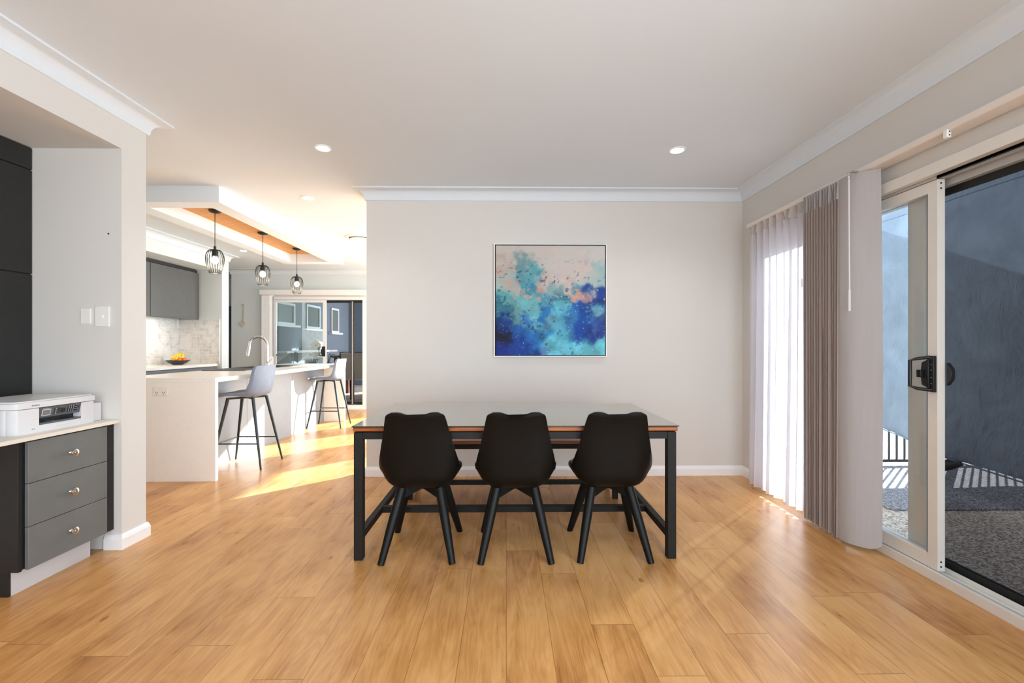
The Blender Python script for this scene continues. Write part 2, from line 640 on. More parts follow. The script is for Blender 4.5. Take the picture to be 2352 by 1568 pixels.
def profile_run(path, prof):
    """sweep a profile [(outward, z)] along a horizontal polyline; outward is to the left of travel; mitred corners"""
    pts = [Vector((p[0], p[1])) for p in path]
    k = len(pts)
    offs = []
    for i in range(k):
        d0 = (pts[i] - pts[i - 1]).normalized() if i > 0 else None
        d1 = (pts[i + 1] - pts[i]).normalized() if i < k - 1 else None
        if d0 is None: d0 = d1
        if d1 is None: d1 = d0
        n0, n1 = Vector((-d0.y, d0.x)), Vector((-d1.y, d1.x))
        m = (n0 + n1)
        m = m / m.dot(n0) if m.length > 1e-6 else n0
        offs.append(m)
    mb = MB()
    n = len(prof)
    vs_ = [(pts[i].x + offs[i].x * a, pts[i].y + offs[i].y * a, z) for i in range(k) for a, z in prof]
    fs_ = [(i * n + j, i * n + (j + 1) % n, (i + 1) * n + (j + 1) % n, (i + 1) * n + j) for i in range(k - 1) for j in range(n)]
    fs_ += [tuple(range(n)), tuple(range((k - 1) * n, k * n))]
    return mb.add(vs_, fs_)


# ------------------------------------------------------------------ setting: shell
HC = 2.69            # ceiling
XL, XR = -2.326, 2.245
YB = 4.15            # dining end wall
YF = 8.50            # far kitchen wall
SOFF = 2.42

b = MB(); b.box(-7.2, 2.40, -2.2, 8.62, -0.10, 0.0).box(-7.2, -5.15, 8.62, 9.75, -0.10, 0.0)
struct('floor', b, 'floor')
b = MB(); b.box(-7.2, 2.50, -2.2, 8.62, HC, HC + 0.15).box(-7.2, -5.15, 8.62, 9.75, HC, HC + 0.15)
struct('ceiling', b, 'ceiling')

# left wall with the desk niche, and the wall end that turns into the kitchen
b = MB()
b.box(-3.0, XL, -2.2, 2.69, SOFF, HC)
b.box(-5.35, XL, 2.69, 2.87, 0, HC)
b.box(-3.0, -2.875, -2.2, 2.69, 0, SOFF)
struct('wall_left', b, 'wall')
# dining end wall
b = MB(); b.box(-1.313, 2.40, YB, 4.315, 0, HC)
struct('wall_back', b, 'wall')
# right wall around the sliding door and the living room window
b = MB()
b.box(XR, 2.40, 3.95, YB, 0, HC)
b.box(XR, 2.40, 0.90, 3.95, 2.175, HC)
b.box(XR, 2.40, 0.30, 0.90, 0, HC).box(XR, 2.40, -2.2, -1.80, 0, HC)
b.box(XR, 2.40, -1.80, 0.30, 2.2, HC).box(XR, 2.40, -1.80, 0.30, 0, 0.3)  # opening cut for the added side window, out of view
struct('wall_right', b, 'wall')
b = MB()
b.box(2.35, 2.50, 4.315, 4.75, 0, HC)
b.box(2.35, 2.50, 4.75, 8.60, 2.2, HC)
b.box(2.35, 2.50, 7.30, 7.55, 0, 2.2)
b.box(2.35, 2.50, 8.45, 8.60, 0, 2.2)
b.box(2.35, 2.50, 4.75, 7.30, 0, 0.02)
struct('wall_living', b, 'wall_kitchen')
# unseen wall behind the camera; wide opening added to let light in
b = MB()
b.box(-3.0, 2.4, -2.2, -2.05, 2.4, HC)
b.box(-3.0, 2.4, -2.2, -2.05, 0, 0.3)
b.box(-3.0, -1.95, -2.2, -2.05, 0.3, 2.4)
b.box(1.75, 2.4, -2.2, -2.05, 0.3, 2.4)
struct('wall_rear', b, 'wall')
# far wall of kitchen and living room
b = MB()
b.box(-5.27, -4.55, YF, 8.62, 0, HC)
b.box(-4.55, -2.72, YF, 8.62, 2.165, HC)
b.box(-2.72, -1.30, YF, 8.62, 0, HC)
b.box(-1.30, 1.61, YF, 8.62, 2.2, HC)
b.box(-0.15, 0.50, YF, 8.62, 0, 2.2)
b.box(1.61, 2.50, YF, 8.62, 0, HC)
struct('wall_far', b, 'wall_kitchen')
# kitchen run wall with the cooking niche
b = MB()
b.box(-5.35, -5.20, 2.87, 7.05, 0, HC)
b.box(-5.20, -4.52, 2.87, 7.05, SOFF, HC)
b.box(-5.35, -4.52, 7.05, 7.22, 0, HC)
struct('wall_kitchen', b, 'wall_kitchen')
# passage beyond the kitchen corner
b = MB()
b.box(-7.1, -5.35, 7.05, 7.15, 0, HC)
b.box(-7.2, -7.1, 7.05, 9.75, 0, HC)
b.box(-7.1, -5.15, 9.65, 9.75, 0, HC)
b.box(-5.27, -5.15, 8.62, 9.65, 0, HC)
struct('wall_passage', b, 'wall_kitchen')
b = MB(); b.box(-6.35, -5.40, 9.60, 9.648, 0, 2.08)
dd = struct('door_2', b, 'door_slate', bevel=0.004)
MB().tube([(-5.50, 9.60, 1.0), (-5.50, 9.55, 1.0), (-5.62, 9.55, 1.0)], 0.01).build('door_handle', 'nickel', dd, smooth=True)

# cornices (cove)
cv = [(0, -0.10), (0.012, -0.10), (0.016, -0.088)]
for i in range(0, 9):
    a = PI / 2 * i / 8
    cv.append((0.088 - 0.072 * math.cos(a), -0.088 + 0.072 * math.sin(a)))
cv += [(0.100, -0.012), (0.104, -0.012), (0.104, 0), (0, 0)]
CP = [(a, HC + z) for a, z in cv]


def trim(name, path, prof, mat='white_gloss', **kw):
    return struct(name, profile_run(path, prof), mat, smooth=True, sangle=25, **kw)


trim('trim_1', [(-4.52, 2.87), (XL, 2.87), (XL, -2.05)], CP, 'ceiling')
trim('trim_2', [(XR, -2.05), (XR, YB), (-1.313, YB), (-1.313, 4.315), (2.35, 4.315)], CP, 'ceiling')
trim('trim_3', [(-4.52, 2.87), (-4.52, 7.22), (-5.35, 7.22)][::-1], CP, 'ceiling')
trim('trim_4', [(2.35, YF), (-5.27, YF), (-5.27, 8.62)], CP, 'ceiling')
# baseboards
bp = [(0, 0), (0.017, 0), (0.017, 0.062), (0.012, 0.078), (0.006, 0.090), (0, 0.090)]


def base(name, path):
    return struct(name, profile_run(path, bp), 'white_gloss', bevel=0.0)


base('baseboard_left', [(-4.0, 2.87), (XL, 2.87), (XL, 2.69), (-2.42, 2.69)])
base('baseboard_back', [(XR, 3.95), (XR, YB), (-1.313, YB), (-1.313, 4.315), (2.35, 4.315)])
base('baseboard_far', [(-4.60, YF), (-5.27, YF)])
base('baseboard_kitchen', [(-5.2, 7.22), (-4.52, 7.22), (-4.52, 7.05)])

# ------------------------------------------------------------------ dropped ceiling feature over the island
b = MB()
X0, X1, Y0, Y1 = -3.56, -2.63, 4.06, 7.14
x0, x1, y0, y1 = -3.39, -2.80, 4.23, 6.95
ZB = 2.54
b.box(X0, x0, Y0, Y1, ZB, HC)
b.box(x1, X1, Y0, Y1, ZB, HC)
b.box(x0, x1, Y0, y0, ZB, HC)
b.box(x0, x1, y1, Y1, ZB, HC)
struct('trim_5', b, 'ceiling', label='white dropped ceiling box above the kitchen island')
b = MB(); b.box(x0, x1, y0, y1, 2.664, HC)
struct('trim_6', b, 'oak_strip', label='orange timber lining inside the dropped ceiling box')

# ------------------------------------------------------------------ right sliding door
D = thing('door_1', 'white framed glass sliding door beside the curtains, slid open', 'sliding door', (2.29, 2.4, 0))
D['kind'] = 'structure'
b = MB()
b.box(2.205, 2.40, 0.90, 3.95, 2.115, 2.175)       # head
b.box(2.225, 2.40, 0.90, 0.955, 0, 2.115)
b.box(2.225, 2.40, 3.90, 3.95, 0, 2.115)
b.build('frame', 'alu', D, bevel=0.003)
b = MB()
b.box(2.225, 2.245, 0.90, 3.95, 0.0, 0.052)
b.box(2.245, 2.40, 0.90, 3.95, 0.0, 0.030)
b.box(2.266, 2.271, 0.955, 3.90, 0.030, 0.048)
b.box(2.320, 2.330, 0.955, 3.90, 0.030, 0.055)
b.box(2.372, 2.40, 0.955, 3.90, 0.030, 0.055)
b.build('sill_track', 'alu', D, bevel=0.002)
b = MB()
b.box(2.245, 2.25, 0.955, 2.265, 0.0301, 0.046)
b.box(2.34, 2.352, 0.955, 2.43, 0.031, 0.085)
b.box(2.245, 2.252, 0.955, 2.265, 2.098, 2.115)
b.box(2.345, 2.358, 0.955, 2.43, 2.03, 2.075)
b.build('seal', 'black_rubber', D)
b = MB()
b.box(2.245, 2.30, 0.955, 3.90, 2.100, 2.1145)
b.box(2.31, 2.40, 0.955, 2.43, 2.066, 2.1145)
b.build('head_track', 'alu_dull', D, bevel=0.002)


def leaf(name, xa, xb, ya, yb, za, zb, st=0.055, rb=0.075, rt=0.060, glass='glass', mat='alu', y_st2=None):
    L = MB()
    L.box(xa, xb, ya, ya + st, za, zb)
    L.box(xa, xb, yb - (y_st2 or st), yb, za, zb)
    L.box(xa, xb, ya + st, yb - (y_st2 or st), za, za + rb)
    L.box(xa, xb, ya + st, yb - (y_st2 or st), zb - rt, zb)
    o = L.build(name, mat, D, bevel=0.002)
    xm = (xa + xb) / 2
    g = MB()
    g.box(xm - 0.003, xm + 0.003, ya + st - 0.005, yb - (y_st2 or st) + 0.005, za + rb - 0.005, zb - rt + 0.005)
    gg = g.build('glass_pane', glass, o)
    return o


s1 = leaf('sliding_panel', 2.250, 2.290, 2.265, 3.25, 0.050, 2.098)
MB().box(2.2485, 2.2502, 2.3202, 2.3225, 0.125, 2.038).box(2.262, 2.2635, 2.265, 2.2645, 0, 0.001).build('glass_seal', 'black_rubber', s1)
s2 = leaf('fixed_panel', 2.305, 2.345, 2.395, 3.90, 0.032, 2.10, st=0.10)
# screw holes at the stile ends
b = MB()
for z in (0.075, 0.10, 2.05, 2.077):
    b.lathe([(0.0045, -0.001), (0.0045, 0.001)], (2.268, 2.2645, z), 12, 'y')
b.build('screw_hole', 'black_rubber', s1)
# fly screen in its frame
b = MB()
b.box(2.362, 2.374, 0.96, 0.985, 0.06, 2.06)
b.box(2.362, 2.374, 2.38, 2.405, 0.06, 2.06)
b.box(2.362, 2.374, 0.985, 2.38, 0.06, 0.085)
b.box(2.362, 2.374, 0.985, 2.38, 2.035, 2.06)
scf = b.build('screen_frame', 'black_metal', D)
MB().add([(2.368, 0.98, 0.08), (2.368, 2.385, 0.08), (2.368, 2.385, 2.04), (2.368, 0.98, 2.04)], [(0, 1, 2, 3)]).build('fly_screen', 'flyscreen', D)
# handle
b = MB()
b.box(2.232, 2.250, 2.270, 2.300, 0.985, 1.175)
b.tube([(2.236, 2.288, 0.995), (2.20, 2.325, 1.0), (2.178, 2.345, 1.012), (2.178, 2.345, 1.150), (2.20, 2.325, 1.160), (2.236, 2.288, 1.168)], 0.0095, 8)
b.prism([(2.288, 1.005), (2.325, 1.02), (2.330, 1.055), (2.330, 1.105), (2.325, 1.14), (2.288, 1.158)], 'x', 2.222, 2.246)
b.box(2.205, 2.222, 2.312, 2.338, 1.06, 1.10)
hd = b.build('handle', 'printer_black', D, bevel=0.003)
MB().prism([(2.262, 1.02), (2.240, 1.05), (2.236, 1.08), (2.240, 1.11), (2.262, 1.14)], 'x', 2.292, 2.315).build('outer_handle', 'printer_black', D, bevel=0.002)
b = MB()
for z in (0.998, 1.03, 1.06, 1.10, 1.13, 1.162):
    b.lathe([(0.0035, -0.0012), (0.0035, 0.0008)], (2.232, 2.281, z), 10, 'x')
b.build('screw_head', 'nickel', hd)

# ------------------------------------------------------------------ curtains and track
T = thing('curtain_track', 'cream aluminium curtain track above the sliding door', 'curtain track', (2.2, 2.4, 2.27))
b = MB()
prof = [(2.132, 2.302), (2.244, 2.302), (2.244, 2.288), (2.235, 2.270), (2.150, 2.264), (2.136, 2.268), (2.130, 2.278)]
b.prism(prof, 'y', 0.7, 3.88)
b.build('rail', 'pelmet', T, bevel=0.003)
b = MB(); b.box(2.128, 2.150, 2.095, 2.118, 2.235, 2.275)
br = b.build('bracket_clip', 'white_gloss', T, bevel=0.004)
b = MB()
for z in (2.246, 2.262):
    b.lathe([(0.0035, -0.001), (0.0035, 0.001)], (2.1392, 2.0947, z), 10, 'y')
b.build('screw_hole', 'black_rubber', br)


def fold_sheet(ya, yb, n, xc, amp, z0, z1, per=16, ph=0.0, flare=0.0, seed=1, nz=26, uneven=0.25, hem=0.0):
    rnd = random.Random(seed)
    ctrl = [rnd.uniform(-1, 1) for _ in range(n + 3)]

    def fn(i, j):
        u = i * n
        k = int(u)
        f = u - k
        w = ctrl[k] * (1 - f) + ctrl[k + 1] * f
        phase = 2 * PI * u + ph + w * uneven * 2
        y = ya + (yb - ya) * (i + 0.25 * math.sin(2 * phase) / (n * 2 * PI) * 2)
        low = (1 - j)
        a = amp * (1 + 0.35 * low * w)
        x = xc + a * math.sin(phase) + low * 0.012 * math.sin(phase * 0.37 + 1) - flare * low ** 2
        z = z0 + hem * math.sin(phase * 0.5) * 0.5 + (z1 - z0) * j
        return (x, y, z)
    mb = MB()
    mb.grid(fn, n * per + 1, nz)
    return mb


C1 = thing('sheer_curtain', 'long white sheer curtain covering the glass near the room corner', 'curtain', (2.16, 3.5, 0.03))
fold_sheet(3.84, 3.068, 9, 2.152, 0.034, 0.035, 2.19, flare=0.02, seed=3).build('curtain_cloth', 'sheer', C1, smooth=True, sangle=180, fixn=False)
fold_sheet(3.84, 3.068, 9, 2.152, 0.034, 2.185, 2.263, seed=3, nz=4).build('heading_band', 'sheer_band', C1, smooth=True, sangle=180, fixn=False)
C2 = thing('drape', 'taupe pleated drape gathered beside the sheer curtain', 'curtain', (2.12, 2.85, 0.03))
fold_sheet(3.06, 2.715, 13, 2.106, 0.036, 0.028, 2.15, per=14, seed=9).build('curtain_cloth', 'drape', C2, smooth=True, sangle=180, fixn=False)
fold_sheet(3.06, 2.715, 13, 2.106, 0.036, 2.145, 2.262, per=14, seed=9, nz=4).build('heading_band', 'drape_lining', C2, smooth=True, sangle=180, fixn=False)


def edge_panel(i, j):
    y = 2.735 - 0.20 * i
    x = 2.082 + 0.10 * i ** 3 - 0.014 * math.sin(PI * i)
    x += 0.02 * (1 - j) * (i - 0.5)
    corner = max(0.0, 1 - min(i, 1 - i) / 0.16)
    z = 0.030 + 0.03 * corner ** 2 * 1.0
    return (x, y - 0.01 * math.sin(j * 3), z + (2.262 - z) * j)


b = MB(); b.grid(edge_panel, 14, 30)
b.build('leading_edge', 'drape_lining', C2, smooth=True, sangle=180, fixn=False)
Wd = thing('curtain_wand', 'clear plastic draw rod hanging at the drape edge', 'curtain wand', (2.085, 2.60, 1.4))
b = MB()
b.tube([(2.050, 2.605, 2.23), (2.050, 2.600, 1.56)], 0.0045, 8)
b.tube([(2.050, 2.600, 1.56), (2.050, 2.600, 1.435)], 0.0075, 10)
b.build('rod', 'clear_plastic', Wd, smooth=True)
b = MB()
b.box(2.05, 2.10, 2.59, 2.615, 2.262, 2.270)
b.tube([(2.050, 2.605, 2.265), (2.050, 2.605, 2.225)], 0.008, 8)
b.build('hook', 'nickel', Wd, bevel=0.002)

# ------------------------------------------------------------------ outdoors on the right
b = MB(); b.box(2.40, 7.2, -2, 4.66, -0.16, -0.05)
struct('deck', b, 'pebble', label='pebbled deck outside the sliding door')
b = MB(); b.box(2.40, 40, -20, 60, -0.30, -0.16)
struct('ground', b, 'ground')
b = MB(); b.prism([(2.98, 3.41), (3.02, 3.56), (3.03, 4.58), (6.9, 4.58), (6.9, 3.35), (3.0, 3.36)], 'z', -0.05, -0.036)
tag(b.build('outdoor_mat', 'mat_grey', None, bevel=0.003), 'grey looped mat lying on the pebbled deck by the railing', 'mat')

R = thing('deck_railing', 'black metal railing across the deck end below the blind', 'railing', (4.6, 4.62, -0.05))
b = MB()
b.box(3.91, 7.0, 4.60, 4.64, -0.005, 0.025).box(3.91, 7.0, 4.60, 4.64, 0.375, 0.410).box(3.91, 7.0, 4.595, 4.645, 0.93, 0.97)
b.build('rail', 'black_metal', R)
for i in range(37):
    x = 3.90 + i * 0.083
    MB().box(x - 0.007, x + 0.007, 4.613, 4.627, 0.0, 0.94).build('baluster', 'black_metal', R)
for x in (3.92, 4.78, 6.0, 7.0):
    MB().box(x - 0.02, x + 0.02, 4.60, 4.64, -0.05, 0.96).build('post', 'black_metal', R)


def blind_bottom(y):
    pts = [(1.0, 0.12), (2.6, 0.18), (3.25, 0.226), (3.85, 0.262), (4.18, 0.357), (4.6, 0.415), (5.0, 0.43), (8.0, 0.44)]
    for (a, za), (c, zc) in zip(pts, pts[1:]):
        if a <= y <= c:
            return za + (zc - za) * (y - a) / (c - a)
    return pts[0][1]


def blind_fn(u, v):
    y = 1.0 + 3.60 * u
    zb = blind_bottom(y)
    z = zb + (2.95 - zb) * v
    p = Vector((y * 1.1, z * 0.8, 3.3))
    w = mnoise.noise(p * 1.3) * 0.06 + mnoise.noise(p * 4.0 + Vector((3, 1, 0))) * 0.020
    cr = abs(mnoise.noise(Vector((y * 3 + z * 2.2, z * 3 - y * 1.4, 0.5))))
    w += (0.25 - cr) * 0.035 * (cr < 0.25)
    x = 3.83 + w * (1 - v) ** 0.5 - 0.06 * math.sin(PI * min(1, (1 - v) * 1.4))
    return (x, y, z)


OB = thing('outdoor_blind', 'wrinkled blue grey outdoor blind hanging above the deck', 'outdoor blind', (3.85, 3.0, 2.95))
b = MB(); b.grid(blind_fn, 190, 130)
b.build('fabric', 'blind', OB, smooth=True, sangle=180, fixn=False)
MB().box(3.80, 3.88, 0.9, 4.70, 2.93, 3.03).build('head_box', 'alu', OB)
b = MB()
b.tube([(3.80, 1.0 + 3.60 * k / 60, blind_bottom(1.0 + 3.60 * k / 60)) for k in range(61)], 0.006, 6)
b.build('bottom_hem', 'blind', OB, smooth=True)
b = MB()
b.tube([blind_fn(k / 80, (2.47 - blind_bottom(1.0 + 3.60 * k / 80)) / (2.95 - blind_bottom(1.0 + 3.60 * k / 80))) for k in range(81)], 0.004, 5)
b.build('seam', 'cab_slate', OB, smooth=True)
b = MB()
b.tube([(3.80, 3.62, 0.245), (3.78, 3.70, 0.205), (3.77, 3.78, 0.170), (3.765, 3.83, 0.155)], [0.018, 0.035, 0.040, 0.028], 10)
b.tube([(3.77, 3.76, 0.175), (3.765, 3.77, 0.130)], [0.02, 0.014], 8)
b.build('strap_bundle', 'black_rubber', OB, smooth=True)
EB = thing('outdoor_blind', 'second outdoor blind closing the deck end behind the railing', 'outdoor blind', (5.4, 4.7, 2.5))
b = MB()
b.grid(lambda u, v: (3.90 + 3.1 * u, 4.69 + 0.02 * math.sin(u * 17) * (1 - v) + 0.015 * mnoise.noise(Vector((u * 6, v * 4, 1))), 0.40 + 0.012 * math.sin(u * 9) + 2.08 * v), 60, 30)
b.build('fabric', 'blind', EB, smooth=True, sangle=180, fixn=False)
MB().box(3.88, 7.02, 4.66, 4.73, 2.47, 2.54).build('head_box', 'alu', EB)
# patio roof edge holding the blind
b = MB(); b.box(3.78, 4.10, 0.8, 4.75, 3.03, 3.20)
struct('beam_patio', b, 'alu')

# ------------------------------------------------------------------ windows at the far wall (living room side)
def window_frame(name, axis, a0, a1, c0, c1, z0, z1, t=0.045):
    w = MB()

    def bx(u0, u1, za, zb):
        if axis == 'x':
            w.box(u0, u1, c0, c1, za, zb)
        else:
            w.box(c0, c1, u0, u1, za, zb)
    bx(a0, a0 + t, z0, z1); bx(a1 - t, a1, z0, z1)
    bx(a0 + t, a1 - t, z0, z0 + t); bx(a0 + t, a1 - t, z1 - t, z1)
    o = struct(name, w, 'alu')
    g = MB()
    cm = (c0 + c1) / 2
    if axis == 'x':
        g.box(a0 + t, a1 - t, cm - 0.003, cm + 0.003, z0 + t, z1 - t)
    else:
        g.box(cm - 0.003, cm + 0.003, a0 + t, a1 - t, z0 + t, z1 - t)
    g.build('glass_pane', 'glass', o)
    return o


window_frame('window_1', 'x', -1.30, -0.15, 8.53, 8.59, 0, 2.2, 0.03)
window_frame('window_2', 'x', 0.50, 1.61, 8.53, 8.59, 0, 2.2, 0.03)
window_frame('window_3', 'y', 7.55, 8.45, 2.40, 2.46, 0, 2.2, 0.03)
window_frame('window_4', 'y', 4.75, 7.30, 2.40, 2.46, 0.02, 2.2, 0.03)
window_frame('added_window_rear', 'x', -1.95, 1.75, -2.16, -2.10, 0.3, 2.4)  # unseen window, added for light from behind the camera
window_frame('added_window_side', 'y', -1.80, 0.30, 2.30, 2.36, 0.3, 2.2)  # unseen window, added to go with the side fill lamp

# ------------------------------------------------------------------ far sliding door in the kitchen
F = thing('door_3', 'white framed glass sliding door at the far end of the kitchen', 'sliding door', (-3.6, 8.55, 0))
F['kind'] = 'structure'
b = MB()
b.box(-4.55, -2.72, 8.485, 8.60, 2.105, 2.165)
b.box(-4.55, -4.50, 8.485, 8.60, 0, 2.105)
b.box(-2.765, -2.72, 8.485, 8.60, 0, 2.105)
b.box(-4.50, -2.765, 8.485, 8.60, 0, 0.085)
b.box(-4.50, -2.765, 8.46, 8.485, 0, 0.03)
b.build('frame', 'white_gloss', F, bevel=0.003)


def leaf_x(name, xa, xb, ya, yb, za, zb, st, mat, glass, rb=0.05, rt=0.045):
    L = MB()
    L.box(xa, xa + st, ya, yb, za, zb).box(xb - st, xb, ya, yb, za, zb)
    L.box(xa + st, xb - st, ya, yb, za, za + rb).box(xa + st, xb - st, ya, yb, zb - rt, zb)
    o = L.build(name, mat, F, bevel=0.002)
    ym = (ya + yb) / 2
    MB().add([(xa + st, ym, za + rb), (xb - st, ym, za + rb), (xb - st, ym, zb - rt), (xa + st, ym, zb - rt)], [(0, 1, 2, 3)]).build('glass_pane', glass, o)
    return o


leaf_x('sliding_panel', -4.48, -3.46, 8.490, 8.520, 0.085, 2.10, 0.065, 'white_gloss', 'glass_refl')
leaf_x('screen_panel', -3.52, -2.77, 8.555, 8.585, 0.085, 2.10, 0.018, 'black_metal', 'flyscreen_far')
b = MB(); b.box(-3.01, -2.955, 8.56, 8.59, 0.10, 2.08)
b.build('screen_mullion', 'black_metal', F)
MB().box(-2.99, -2.966, 8.550, 8.556, 0.10, 2.08).build('interlock_strip', 'alu_dull', F)
b = MB()
b.tube([(-3.545, 8.470, 1.03), (-3.575, 8.445, 1.035), (-3.575, 8.445, 1.195), (-3.545, 8.470, 1.20)], 0.010, 8)
b.box(-3.535, -3.475, 8.468, 8.489, 1.02, 1.21)
b.prism([(-3.535, 1.06), (-3.560, 1.09), (-3.560, 1.14), (-3.535, 1.17)], 'y', 8.472, 8.486)
b.build('handle', 'printer_black', F, bevel=0.003)
# pelmet box with vertical vanes stacked at the side
V = thing('vertical_blind', 'white vertical blind stacked at the left of the far door', 'blind', (-4.6, 8.4, 0.1))
b = MB(); b.box(-4.665, -2.55, 8.36, 8.495, 2.185, 2.285)
b.build('pelmet_box', 'white_gloss', V, bevel=0.006)
for i in range(7):
    x = -4.640 + 0.024 * i
    MB().add([(x, 8.40, 0.06), (x + 0.060, 8.440, 0.06), (x + 0.060, 8.440, 2.18), (x, 8.40, 2.18)], [(0, 1, 2, 3)]).build('vane', 'vblind', V, solid=0.002)
MB().tube([(-4.425, 8.40, 2.16), (-4.425, 8.40, 1.02)], 0.006, 6).build('draw_chain', 'printer_black', V)
b = MB(); b.box(-4.40, -4.388, 8.47, 8.485, 1.03, 1.06)
b.build('latch_catch', 'printer_black', V)

# alfresco area beyond the far door
b = MB()
b.box(-5.14, -5.0, 8.62, 14.0, -0.1, 3.0)
struct('wall_patio_left', b, 'slate_wall')
b = MB(); b.box(-5.14, -1.6, 14.0, 14.15, -0.1, 3.0)
struct('wall_patio_far', b, 'slate_wall')
b = MB(); b.box(-2.0, -1.85, 8.62, 13.0, -0.1, 3.0)
struct('sun_block_patio', b, 'slate_wall')  # unseen wall, added to keep direct sun off the patio
b = MB(); b.box(-5.14, -1.6, 8.62, 14.15, 2.75, 2.85)
struct('ceiling_patio', b, 'ceiling')
b = MB(); b.box(-7.2, 2.4, 8.62, 20, -0.16, -0.03)
struct('floor_patio', b, 'pebble')
area('fill_patio', (-1.70, 13.5, 1.4), (-4.5, 11.0, 1.3), 0.9, 2.2, 200, (0.9, 0.95, 1.0))  # plain lamp added out of view to brighten the patio walls


def patio_window(name, ya, yb, za, zb):
    w = MB()
    x0_, x1_ = -5.0, -4.955
    t = 0.05
    w.box(x0_, x1_, ya, ya + t, za, zb).box(x0_, x1_, yb - t, yb, za, zb)
    w.box(x0_, x1_, ya + t, yb - t, za, za + t).box(x0_, x1_, ya + t, yb - t, zb - t, zb)
    o = struct(name, w, 'white_gloss')
    MB().box(x0_, x0_ + 0.012, ya + t, yb - t, za + t, zb - t).build('glass_pane', 'lcd', o)
    MB().box(x0_, x1_ + 0.06, ya - 0.12, yb + 0.15, za - 0.05, za).build('window_sill', 'white_gloss', o)
    return o


patio_window('window_6', 9.55, 10.40, 1.70, 2.20)
patio_window('window_7', 11.0, 11.80, 1.66, 2.26)
patio_window('window_8', 12.55, 13.1, 1.60, 2.30)

# ledge with a bird house and potted plants outside
L = MB(); L.box(-4.98, -4.55, 9.2, 11.9, 1.07, 1.11)
lg = thing('wall_shelf', 'white outdoor shelf fixed to the patio wall', 'shelf', (-4.8, 10.5, 1.09))
L.build('board', 'white_gloss', lg)
for y in (9.5, 10.6, 11.7):
    MB().prism([(-4.99, 1.07), (-4.65, 1.07), (-4.99, 0.82)], 'y', y, y + 0.03).build('bracket', 'white_gloss', lg)
BH = thing('birdhouse', 'little cream timber birdhouse on the outdoor shelf', 'birdhouse', (-4.72, 11.1, 1.11))
b = MB(); b.prism([(-4.85, 1.11), (-4.62, 1.11), (-4.62, 1.27), (-4.735, 1.36), (-4.85, 1.27)], 'y', 11.0, 11.15)
hb = b.build('house_body', 'frosted_white', BH)
b = MB(); b.prism([(-4.88, 1.245), (-4.735, 1.365), (-4.59, 1.245), (-4.59, 1.262), (-4.735, 1.385), (-4.88, 1.262)], 'y', 10.97, 11.18)
b.build('roof', 'ornament', BH)
MB().lathe([(0.02, -0.003), (0.02, 0.001)], (-4.735, 10.998, 1.24), 14, 'y').build('round_window', 'printer_black', BH)
MB().box(-4.70, -4.66, 10.996, 11.0, 1.11, 1.18).build('door', 'printer_black', BH)


def leaf_shape(mb, base_p, tip, width, droop=0.05):
    a, c = Vector(base_p), Vector(tip)
    d = c - a
    side = d.cross(Vector((0, 0, 1)))
    side = side.normalized() if side.length > 1e-4 else Vector((1, 0, 0))
    n = 7
    vs_ = []
    for i in range(n):
        s = i / (n - 1)
        p = a + d * s + Vector((0, 0, -droop * s * s))
        w = width * math.sin(PI * min(0.98, s * 0.9 + 0.08)) ** 0.8
        vs_ += [p - side * w + Vector((0, 0, 0.25 * w)), p, p + side * w + Vector((0, 0, 0.25 * w))]
    fs_ = []
    for i in range(n - 1):
        fs_ += [(3 * i, 3 * i + 1, 3 * i + 4, 3 * i + 3), (3 * i + 1, 3 * i + 2, 3 * i + 5, 3 * i + 4)]
    mb.add(vs_, fs_)


def potted(name, label, x, y, z, leaves, seed):
    rnd = random.Random(seed)
    P_ = thing(name, label, 'plant', (x, y, z), 'potted plants seen through the far door')
    MB().lathe([(0.05, 0), (0.075, 0.12), (0.08, 0.13), (0.068, 0.13), (0.06, 0.11)], (x, y, z), 20).build('pot', 'stone_pot', P_, smooth=True)
    lf, st = MB(), MB()
    for h, r, w in leaves:
        a = rnd.uniform(0, 2 * PI)
        p0 = (x, y, z + 0.11)
        p1 = (x + 0.3 * r * math.cos(a), y + 0.3 * r * math.sin(a), z + h * 0.8)
        tip = (x + r * math.cos(a), y + r * math.sin(a), z + h)
        st.tube([p0, ((p0[0] + p1[0]) / 2, (p0[1] + p1[1]) / 2, z + h * 0.5), p1], 0.005, 6)
        leaf_shape(lf, p1, tip, w)
    st.build('stem', 'plant', P_, smooth=True)
    lf.build('foliage', 'plant', P_, smooth=True, fixn=False)


potted('potted_plant', 'leggy potted plant with few long leaves behind the far glass', -4.38, 9.1, 0.72, [(0.42, 0.16, 0.03), (0.50, 0.12, 0.035), (0.38, 0.2, 0.03)], 4)
potted('potted_plant', 'broad leaved potted plant behind the far glass, low and spreading', -4.05, 9.25, 0.76, [(0.26, 0.22, 0.05), (0.30, 0.24, 0.05), (0.22, 0.26, 0.05), (0.33, 0.18, 0.045), (0.25, 0.25, 0.05), (0.28, 0.2, 0.05)], 8)
potted('potted_plant', 'potted plant with drooping dark leaves nearest the door handle', -3.72, 9.2, 0.74, [(0.34, 0.2, 0.04), (0.30, 0.22, 0.045), (0.24, 0.2, 0.04), (0.36, 0.12, 0.03)], 15)
PT = thing('plant_stand', 'narrow grey bench holding the potted plants outside', 'plant stand', (-4.05, 9.2, 0))
MB().box(-4.45, -3.62, 9.02, 9.42, 0.69, 0.72).build('top', 'cab_dark', PT)
for x in (-4.42, -3.66):
    for y in (9.05, 9.38):
        MB().box(x - 0.02, x + 0.02, y - 0.02, y + 0.02, -0.03, 0.69).build('leg', 'cab_dark', PT)

